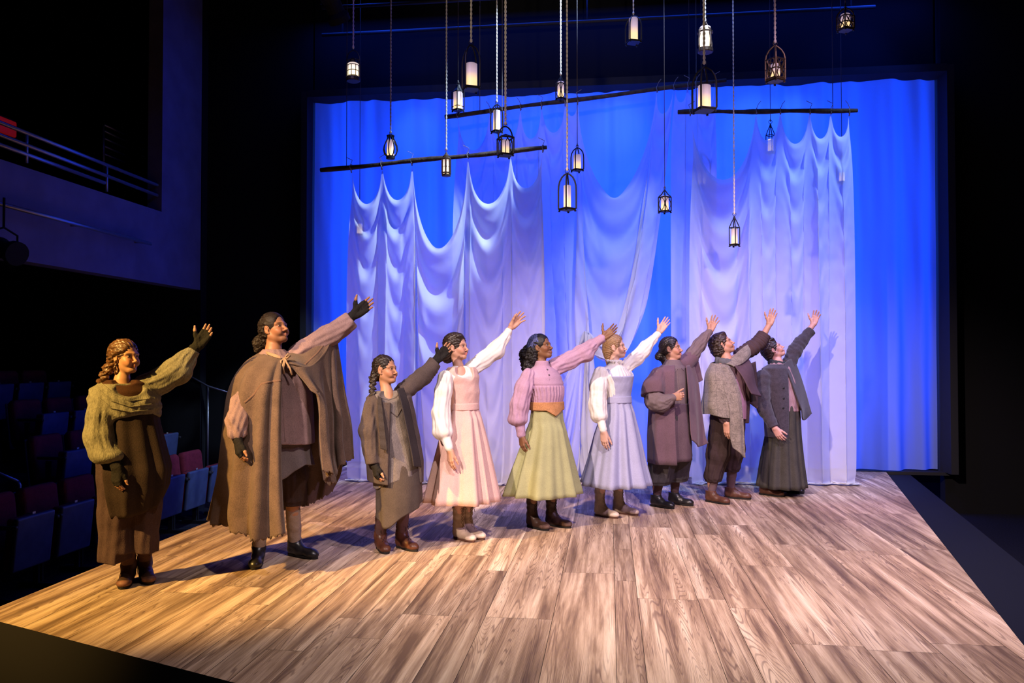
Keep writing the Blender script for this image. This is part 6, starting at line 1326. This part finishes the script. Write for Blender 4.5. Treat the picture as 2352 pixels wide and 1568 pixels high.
# ---- the youngest, grey knit tunic
def knit_performer():
    toes = ((889, 1273), (958, 1267)); ang = (-58, -36)
    f = Fig(toes, -48, 'shortest performer, grey knit tunic under an open jacket, long braid down the back', step=.0028)
    J = f.stand(((855, 930, -.13), (926, 897, .12)), ((846, 1000, -.18), (972, 860, .20)), ((860, 1066, -.20), (1006, 824, .25)), (889, 904, 0), (902, 1040, 0), toes, ang, L=0.245)
    hL = dict(w=J['wrL'], d=f.p(1048, 776, .27)-J['wrL'], n=(0.1, -0.93, -0.15), curl=(6, 8, 8), spread=0.6, thumb=(0.66, 0.82, 0.1), size=.94)
    hR = dict(w=J['wrR'], d=(0.22, -0.1, -1), n=(0.75, 0.6, 0.1), curl=(20, 26, 18), spread=0.3, thumb=(0.85, 0.42, 0.3), size=.92)
    f.body(J, (885, 849, 0.02, -18, 6, 0), (.44, .22, .125), (.40, .12, .10), (.07, .035, .022), {'L': hL, 'R': hR}, .91, True, 1.55, .9)
    hm = M('dark_braided_hair', (.018, .010, .007), .5, var=.5, scale=60, spec=.4)
    def braid(S, hp):
        p0 = f.hp(-.095, -.055, -.055); p1 = a(856, 900, -.11); p2 = a(855, 945, -.17); n = 15
        for i in range(n):
            t = i/(n-1); c = (p0*(1-t)**2+2*p1*t*(1-t)+p2*t*t); s_ = 1 if i % 2 else -1; r_ = .024-.008*t
            S.ell(c+np.array([.007*s_, -.003, 0]), (r_, r_*.9, r_*.78), None, .004)
        for i in range(3): S.cap(p2, p2+np.array([.008*(i-1), -.005, -.05]), .011, .003, .004)
    a = f.p
    f.hair(hm, [(-0.075, 0.0, -.03, .045, .06, .06), (-.095, -.055, -.06, .03, .03, .035)], front=.050, strands=18, curl=.0028, extra=braid, top=1.05)
    gk = cloth_mat('black_knit_glove', (.018, .016, .015)); f.glove('L', hL, a(1000, 829, .24), gk); f.glove('R', hR, a(857, 1052, -.195), gk)
    kn = cloth_mat('grey_knit', (.165, .140, .130), var=.18, bump=.6, weave=190); zs = a(900, 960)[2]
    S = Sdf(*f.bx(840, 880, 975, 1125, -.4, .4), .006)
    S.loft(*f.row([(897, 866, 915, .9), (905, 858, 930, .75), (920, 852, 938, .74), (960, 856, 944, .78), (1010, 858, 954, .82), (1060, 862, 962, .85), (1118, 862, 964, .88)]), f.yaw, .015, fold=lambda q, z, r: .018*np.sin(6*q+2*np.sin(2*q))*np.clip((zs-z)/.3, 0, 1))
    S.ell(a(895, 900, -.13), (.090, .12, .075), None, .006, True); S.half(a(915, 1104, -.2), (.38, -.1, -1), .004, (a(830, 1130)[0], f.Y-.4, a(900, 1130)[2]), (a(980, 1060)[0], f.Y+.4, a(900, 1040)[2])); S.rough(.002, 24, seed=2)
    tu = S.build('knit_tunic', kn, f.root)
    rbm = cloth_mat('ribbed_knit_band', (.085, .068, .066), var=.15)
    seam(tu, [(884, 926), (897, 945), (911, 957)], .0045, rbm, 'ribbing'); seam(tu, [(926, 918), (922, 938), (912, 957)], .0045, rbm, 'ribbing'); seam(tu, [(868, 908), (876, 915), (893, 919), (910, 913), (916, 905)], .0030, rbm, 'neck_band', lift=.001)
    jk = cloth_mat('grey_brown_jacket', (.080, .060, .054), var=.18, bump=.45); S = Sdf(*f.bx(830, 800, 1020, 1125, -.45, .45), .0065)
    S.chain([(a(856, 934, -.12), .066), (a(847, 990, -.17), .066), (a(853, 1040, -.19), .056)], .03, pl=(.005, 5, 2.5)); S.cap(a(853, 1040, -.19), a(857, 1062, -.197), .056, .055, .005); S.half(a(857, 1064, -.198), (0.1, 0, -1), .004, a(857, 1064, -.2)-.12, a(857, 1064, -.2)+.12)
    S.chain([(a(926, 900, .11), .072), (a(972, 864, .19), .066), (a(988, 848, .215), .060)], .03, wr=(.003, 3, .1, 20)); S.cap(a(982, 854, .21), a(1000, 830, .24), .060, .058, .005); S.half(a(1000, 831, .24), J['wrL']-J['elL'], .004, a(1000, 831, .24)-.15, a(1000, 831, .24)+.15); S.rough(.0025, 22, seed=3)
    S.loft(*f.row([(900, 858, 925, .8), (912, 846, 942, .78), (960, 845, 952, .8), (1010, 846, 962, .84), (1060, 846, 970, .88), (1108, 848, 970, .9)]), f.yaw, .02)
    wedge(S, f, 902, 1000, lambda z: -.62+.06*z, lambda z: .80-.15*z, a(1176, 1125)[2], a(1176, 895)[2], .006)
    S.half(a(868, 1112, -.2), (-.1, 0, -1), .004, (a(830, 1135)[0], f.Y-.4, a(900, 1135)[2]), (a(980, 1060)[0], f.Y+.4, a(900, 1080)[2])); S.ell(a(893, 898, -.07), (.105, .15, .095), None, .006, True)
    jo = S.build('jacket', jk, f.root)
    vd = cloth_mat('dark_jacket_lapel', (.042, .034, .034), var=.2)
    f.sheet([[(868, 910, -.15), (876, 914, -.17)], [(868, 945, -.20), (880, 950, -.20)], [(871, 990, -.23), (885, 992, -.23)], [(874, 1030, -.25), (890, 1036, -.25)]], vd, 'lapel', .010, 10, 30, lambda u, v: .003*np.sin(v*40))
    f.sheet([[(912, 893, -.08), (926, 890, .0)], [(922, 930, -.15), (938, 926, -.02)], [(934, 985, -.16), (950, 985, -.02)], [(945, 1040, -.15), (962, 1045, -.02)], [(950, 1072, -.14), (967, 1072, -.01)]], vd, 'jacket_front', .010, 14, 40)
    sk = cloth_mat('grey_brown_skirt', (.078, .060, .050), var=.15, bump=.4)
    f.skirt([(1060, 868, 962, .85), (1110, 866, 966, .9), (1150, 866, 967, .9), (1172, 867, 966, .9)], sk, name='wrap_skirt', n=6, amp=.04, seed=3, hem=lambda q: -.06*np.cos(q+1.2)+.02-.07*np.exp(-((np.where(q > np.pi, q-2*np.pi, q)+1.0)/.5)**2))
    stockings(f, J, cloth_mat('plum_brown_stocking', (.095, .052, .050), var=.12), .048, .040, h=.36)
    bt = M('chestnut_leather', (.085, .030, .016), .38, var=.25, scale=25)
    for i in (0, 1): f.boot(toes[i], ang[i], bt, dark_sole, shaft=.17, lace=dark_lace, L=.25, w_=.040, rs=.047)
knit_performer()
# ---- green grey shrug
def shrug_performer():
    toes = ((281, 1354), (345, 1343)); ang = (-68, -48)
    f = Fig(toes, -50, 'performer nearest the camera, grey green cable knit shrug over a dark brown pinafore', step=.0026)
    J = f.stand(((236, 916, -.13), (333, 884, .12)), ((224, 1010, -.18), (398, 868, .20)), ((268, 1073, -.22), (456, 793, .27)), (280, 876, 0), (304, 1050, 0), toes, ang, L=0.255)
    hL = dict(w=J['wrL'], d=f.p(495, 734, .28)-J['wrL'], n=(0.1, -0.93, -0.15), curl=(6, 9, 8), spread=0.5, thumb=(0.72, 0.78, 0.1), size=.98)
    hR = dict(w=J['wrR'], d=(0.06, -0.12, -1), n=(0.35, 0.9, -0.1), curl=(14, 30, 20), spread=0.35, thumb=(0.85, 0.35, 0.4), size=.96)
    f.body(J, (288, 820, 0.02, -20, 4, 0), (.50, .265, .150), (.42, .13, .10), (.12, .06, .033), {'L': hL, 'R': hR}, .92, True, 1.66, .8)
    hm = M('honey_brown_hair', (.115, .052, .020), .42, var=.5, scale=45, spec=.5)
    a = f.p
    def plait(S, hp):
        p0 = f.hp(-.105, -.01, -.02); p1 = a(238, 860, -.02); p2 = a(232, 892, .02); n = 9
        for i in range(n):
            t = i/(n-1); c = p0*(1-t)**2+2*p1*t*(1-t)+p2*t*t; s_ = 1 if i % 2 else -1; r_ = .036-.012*t; S.ell(c+np.array([.010*s_, -.008, 0]), (r_, r_*.9, r_*.75), None, .006)
        for i in range(6): S.cap(p2+np.array([.006*(i-3), 0, .02]), p2+np.array([.010*(i-3), -.01, -.05-.01*(i % 3)]), .010, .003, .005)
        S.chain([(hp(.055, -.058, .045), .010), (hp(.02, -.078, .03), .013), (hp(-.05, -.08, .0), .015)], .01)
        S.chain([(hp(.0, -.078, -.03), .010), (hp(-.01, -.078, -.08), .008), (hp(-.02, -.07, -.12), .005)], .01)
    f.hair(hm, [(-.05, 0, .04, .085, .085, .08), (-.085, 0, -.03, .05, .07, .065)], front=.050, strands=22, curl=.0026, extra=plait)
    gk = cloth_mat('olive_black_glove', (.022, .020, .012), var=.2, bump=.6); gb = cloth_mat('black_knit_glove', (.018, .016, .015)); f.glove('L', hL, a(446, 801, .262), gk); f.glove('R', hR, a(264, 1062, -.21), gb)
    S = Sdf(*f.bx(430, 770, 470, 830, .1, .4), .004); S.cap(a(444, 806, .26), a(452, 797, .265), .033, .033, .004); S.build('cuff', cloth_mat('pale_yellow_cuff', (.5, .42, .20), var=.1), f.root)
    ub = cloth_mat('dark_brown_undershirt', (.060, .026, .014), var=.2); S = Sdf(*f.bx(225, 860, 360, 1000, -.3, .3), .006); S.loft(*f.row([(872, 252, 312, .9), (880, 244, 326, .8), (900, 238, 340, .74), (960, 244, 348, .78), (985, 246, 348, .78)]), f.yaw, .01); S.ell(a(284, 866, -.08), (.085, .10, .055), None, .006, True); S.build('undershirt', ub, f.root)
    kn = cloth_mat('grey_green_cable_knit', (.20, .185, .125), var=.22, bump=.8, weave=120); S = Sdf(*f.bx(200, 775, 480, 1080, -.5, .5), .0062)
    zc = a(1176, 912)[2]
    S.loft(*f.row([(880, 236, 322, .85), (892, 224, 342, .80), (915, 220, 352, .80), (940, 226, 356, .84), (965, 236, 354, .86), (985, 246, 352, .86)]), f.yaw, .02, fold=lambda q, z, r: .018*np.sin((z+.10*np.cos(q-.9))*110)+.01*np.sin(30*q))
    S.ell(a(294, 878, -.16), (.115, .16, .105), None, .012, True); S.ell(a(310, 905, -.17), (.075, .14, .085), None, .012, True); S.half(a(352, 952, 0), (.40, -.25, -1), .006, (a(190, 1030)[0], f.Y-.35, a(1176, 1010)[2]), (a(375, 900)[0], f.Y+.4, a(1176, 930)[2])); 
    S.chain([(a(237, 918, -.12), .072), (a(229, 955, -.16), .076), (a(228, 1000, -.18), .086), (a(238, 1035, -.195), .088)], .03, pl=(.004, 9, .8)); S.ell(a(252, 1046, -.205), (.088, .08, .05), None, .03); S.half(a(258, 1062, -.21), (.12, 0, -1), .006, a(258, 1062, -.21)-.16, a(258, 1062, -.21)+.16)
    S.chain([(a(334, 888, .11), .082), (a(372, 874, .17), .080), (a(404, 852, .21), .086), (a(426, 828, .24), .066), (a(438, 812, .252), .046)], .03, pl=(.004, 9, .8)); S.ell(a(412, 858, .21), (.085, .06, .06), None, .04); S.cap(a(430, 822, .245), a(449, 801, .262), .044, .042, .006); S.half(a(446, 803, .26), J['wrL']-J['elL'], .004, a(446, 803, .26)-.12, a(446, 803, .26)+.12); S.rough(.0016, 24, seed=4)
    so = S.build('knit_shrug', kn, f.root)
    for g in ([(232, 880), (262, 905), (300, 921), (345, 915)], [(226, 895), (258, 920), (300, 934), (350, 928)], [(224, 912), (255, 936), (300, 946), (352, 940)]): seam(so, g, .006, kn, 'cable')
    dk = cloth_mat('dark_brown_pinafore', (.031, .020, .017), var=.22, bump=.5)
    f.skirt([(936, 250, 350, .80), (975, 250, 356, .82), (1020, 246, 368, .9), (1075, 246, 382, .95), (1120, 252, 378, .95), (1160, 262, 362, .92)], dk, name='pinafore', n=9, amp=.07, seed=7, ratio=.85, power=.5, hem=lambda q: -.015+.05*np.sin(q-.5))
    S = Sdf(*f.bx(225, 1040, 370, 1300, -.35, .35), .007); tr = cloth_mat('plum_brown_wool_trousers', (.062, .038, .040), var=.22, bump=.5)
    for q, hz, px_, rr in (('R', 1288, 268, .112), ('L', 1266, 328, .085)):
        hip = J['pel']+f.l*(.085 if q == 'L' else -.085); b = a(px_, hz, -.04 if q == 'R' else .03); S.chain([(hip, .125), (hip*.45+b*.55, .105), (b-np.array([0, 0, .05]), rr)], .03, pl=(.007, 5, 2))
    S.rough(.003, 20, seed=3)
    for q, hz, px_ in (('R', 1287, 268), ('L', 1265, 328)): c = a(px_, hz, -.04 if q == 'R' else .03); S.half(c, (-.12, 0, -1), .005, c-np.array([.13, .2, .25]) if q == 'R' else c-np.array([.085, .16, .25]), c+np.array([.10, .2, .10]) if q == 'R' else c+np.array([.14, .2, .10]))
    S.build('trousers', tr, f.root); stockings(f, J, cloth_mat('plum_brown_stocking', (.095, .052, .050)), .047, .040, h=.22)
    bt = M('worn_brown_leather', (.040, .020, .012), .42, var=.35, scale=18, bump=.2, bscale=50)
    for i in (0, 1): f.boot(toes[i], ang[i], bt, dark_sole, shaft=.19, lace=M('brown_lace', (.05, .028, .018), .8), L=.26, cap_m=M('scuffed_tan_toe', (.14, .062, .040), .6, var=.4, scale=30), rs=.048)
shrug_performer()
# ================================================================== THE HOUSE: seats, rails, lamps
for k in range(1, 4):                                      # stepped tiers under the gallery
    xa = -4.62-0.9*k; sbox('floor_tier_%d' % k, ((xa-9.2)/2, 8.2, FZ+0.17*k), (9.2+xa, 6.2, 0.34*k), M('dark_carpet', (0.03, 0.03, 0.04)))
seat_red = cloth_mat('maroon_upholstery', (0.12, 0.013, 0.024), var=.25, bump=.5, scale=14)
seat_shell = M('blue_grey_seat_shell', (0.045, 0.06, 0.125), .45, var=.2, scale=9)
seat_iron = M('black_seat_iron', (.015, .015, .018), .5, .3)
def rounded(c, d, r, seg=3):
    bm = bmesh.new(); bmesh.ops.create_cube(bm, size=1); bmesh.ops.scale(bm, vec=d, verts=bm.verts); bmesh.ops.bevel(bm, geom=bm.edges[:], offset=r, segments=seg, affect='EDGES', profile=.6); bmesh.ops.translate(bm, vec=c, verts=bm.verts); return bm
def bm_obj(name, bm, m, parent, R=None):
    if R is not None: bmesh.ops.transform(bm, matrix=R, verts=bm.verts)
    me = bpy.data.meshes.new(name); bm.to_mesh(me); bm.free(); me.materials.append(m); me.polygons.foreach_set('use_smooth', [True]*len(me.polygons))
    o = bpy.data.objects.new(name, me); COL.objects.link(o); o.parent = parent; return o
def make_seat():
    """a tip-up theatre seat, folded, facing +X"""
    t = empty('theatre_seat', (0, 0, 0), 'folded theatre seat', 'seat', 'folded house seats')
    b = rounded((-.20, 0, .66), (.10, .47, .56), .045)
    for v in b.verts:                                       # crowned top
        if v.co.z > .86: v.co.z -= 1.4*v.co.y**2
    bm_obj('backrest', b, seat_red, t, Matrix.Rotation(-.12, 4, 'Y'))
    bm_obj('back_shell', rounded((-.265, 0, .58), (.03, .46, .56), .014), seat_shell, t, Matrix.Rotation(-.12, 4, 'Y'))
    p = bm_obj('seat_pan', rounded((.045, 0, .48), (.045, .46, .46), .020), seat_shell, t, Matrix.Rotation(.10, 4, 'Y'))
    c = bm_obj('cushion', rounded((-.01, 0, .48), (.08, .44, .44), .030), seat_red, t, Matrix.Rotation(.10, 4, 'Y'))
    for s_ in (-1, 1):
        m_ = MB().box((-.06, s_*.252, .30), (.05, .026, .60)).box((-.05, s_*.25, .02), (.34, .04, .04)); m_.build('leg', seat_iron, t)
        bm_obj('armrest', rounded((-.02, s_*.252, .63), (.34, .036, .035), .014), M('dark_armrest', (.02, .018, .018), .5), t)
    MB().box((.088, 0.02, .71), (.004, .035, .018)).build('number_plate', M('brass_plate', (.5, .45, .4), .4, .6), p)
    return t
seat0 = make_seat(); km = kid_map(); used = False
rows_ = ((-5.05, FZ, (6.37, 6.92, 7.47, 8.02, 8.57, 9.12, 9.67)), (-5.95, FZ+.34, (8.2, 8.8, 9.4, 10.0)), (-6.85, FZ+.68, (9.02, 9.6, 10.2)), (-7.75, FZ+1.02, (9.2, 9.75, 10.3)))
ordn = ('first', 'second', 'third', 'fourth', 'fifth', 'sixth', 'seventh'); rn = ('front', 'second', 'third', 'fourth')
for k, (X_, z_, ys) in enumerate(rows_):
    for j, y_ in enumerate(ys):
        s_ = seat0 if not used else copy_tree(seat0, km); used = True
        s_.location = (X_, y_, z_); s_['label'] = '%s folded maroon seat from the picture edge in the %s row of the house' % (ordn[j], rn[k])
rail_m = M('brushed_rail', (.28, .28, .32), .35, .7)
def tube_obj(name, pts, r, parent, m=rail_m): return MB().tube(pts, r, 8).build(name, m, parent, smooth=True)
# aisle handrail at the near end of the front row
b = onz(42, 1295, FZ); t1 = ony(40, 1106, b[1]); t0 = ony(-60, 1062, b[1]); r_ = empty('handrail', tuple(b), 'bent steel handrail post at the end of the front row of seats', 'handrail')
tube_obj('post', [b, (b[0], b[1], t1[2]-.03), (b[0]-.02, b[1], t1[2])], .02, r_); tube_obj('rail', [(b[0]-.02, b[1], t1[2]), t0], .02, r_); MB().lathe(tuple(b), [(.06, 0), (.06, .012), (.022, .02)], 12).build('foot_plate', rail_m, r_)
b = onz(478, 1085, FZ); b = np.array([-5.45, 10.75, FZ+.34]); t1 = ony(478, 887, b[1]); b[0] = t1[0]; b[2] = FZ; r_ = empty('handrail', tuple(b), 'thin dark handrail behind the brown cape, beyond the front row', 'handrail')
tube_obj('post', [b, t1], .014, r_); tube_obj('rail', [ony(440, 866, b[1]), t1, ony(540, 906, b[1])], .014, r_)
b = onz(2247, 1142, FZ); t1 = ony(2245, 979, b[1]); t0 = ony(2400, 930, b[1]); r_ = empty('handrail', tuple(b), 'bent handrail on the dark side steps at the opposite side of the stage', 'handrail')
tube_obj('post', [b, t1], .018, r_); tube_obj('rail', [t1, t0], .018, r_)
st = onz(2300, 1150, FZ); sbox('floor_side_step', (st[0]+.75, st[1]+.35, FZ+.13), (1.5, .9, .26), M('dark_carpet', (0.03, 0.03, 0.04)))
s_ = copy_tree(seat0, km); s_.location = (st[0]+.62, st[1]+.45, FZ+.26); s_.rotation_euler = (0, 0, math.pi*.62); s_['label'] = 'single dim seat on the side step by the bent handrail, far from the other seats'
# gallery rails
def on_wall(px, py, X): return onx(px, py, X)
rg = empty('gallery_railing', tuple(on_wall(61, 372, WX-.06)), 'long pale railing of three bars along the gallery front', 'railing')
for pts in (((-80, 249), (366, 427)), ((-80, 279), (362, 449)), ((-80, 303), (240, 420))): tube_obj('rail', [on_wall(*p, WX-.06) for p in pts], .022, rg)
for x_, ya, yb in ((61, 306, 374), (245, 379, 440)): tube_obj('post', [on_wall(x_, ya, WX-.06), on_wall(x_, yb, WX-.06)], .016, rg)
rg = empty('gallery_railing', tuple(on_wall(238, 374, WX-.9)), 'short barred railing of five rails standing behind the gallery front', 'railing')
for ya, yb in ((287, 345), (301, 360), (318, 375), (336, 390), (354, 405)): tube_obj('rail', [on_wall(240, ya, WX-.9), on_wall(364, yb, WX-.9)], .014, rg)
q0 = on_wall(238, 288, WX-.9); q1 = on_wall(238, 400, WX-.9); tube_obj('post', [q0, q1], .016, rg)
a_ = on_wall(-90, 444, WX+.12); b_ = on_wall(346, 560, WX+.12); pr = tag(MB().tube([a_, b_], .022, 10).build('wall_pipe', rail_m, smooth=True), 'pale pipe fixed along the middle of the gallery front', 'pipe')
for t_ in (.15, .55, .95): q = a_*(1-t_)+b_*t_; MB().tube([q, (WX, q[1], q[2])], .012, 6).build('bracket', rail_m, pr)
e_ = on_wall(12, 290, WX-1.6); ex = empty('exit_lamp', tuple(e_), 'dim red lamp glowing behind the gallery railing at the picture edge', 'lamp')
m, nt, p = _nt('red_lamp_glass'); p.inputs['Emission Color'].default_value = (1, .02, .015, 1); p.inputs['Emission Strength'].default_value = .10; p.inputs['Base Color'].default_value = (.2, .01, .01, 1)
MB().box(e_, (.05, .34, .20)).build('lens', m, ex, bevel=.02); MB().box(e_-np.array([.05, 0, 0]), (.05, .40, .26)).build('housing', black, ex)
# black stage lamps
def stage_lamp(c, d, top, label):
    t = empty('stage_lamp', tuple(c), label, 'stage lamp'); d = unit(d); c = np.array(c)
    R = np.array(Vector(d).to_track_quat('Z', 'Y').to_matrix()); b = MB().lathe((0, 0, 0), [(.05, -.20), (.09, -.17), (.10, -.05), (.085, 0), (.085, .10), (.11, .14), (.11, .20), (.10, .20)], 18); b.V = [tuple(c+R @ np.array(v)) for v in b.V]; b.build('housing', black, t, smooth=False)
    b = MB().lathe((0, 0, 0), [(.098, .185), (.09, .19), (.02, .195)], 16); b.V = [tuple(c+R @ np.array(v)) for v in b.V]; b.build('lens', M('dark_lens', (.02, .02, .03), .1), t)
    s_ = unit(np.cross(d, [0, 0, 1])); MB().tube([c+s_*.13, c+s_*.13+np.array([0, 0, .14]), c+np.array([0, 0, .20]), c-s_*.13+np.array([0, 0, .14]), c-s_*.13], .010, 6).tube([c+np.array([0, 0, .19]), (c[0], c[1], top)], .012, 6).build('yoke', black, t)
    return t
stage_lamp(on_wall(8, 572, WX+.30), (1, -.3, -.3), on_wall(8, 470, WX+.12)[2]+.02, 'black stage lamp hanging under the pipe on the gallery front')
stage_lamp(ony(762, 4, 7.5), (.2, .6, -.7), 7.21, 'dark stage lamp cut by the top of the picture, above the backdrop corner')
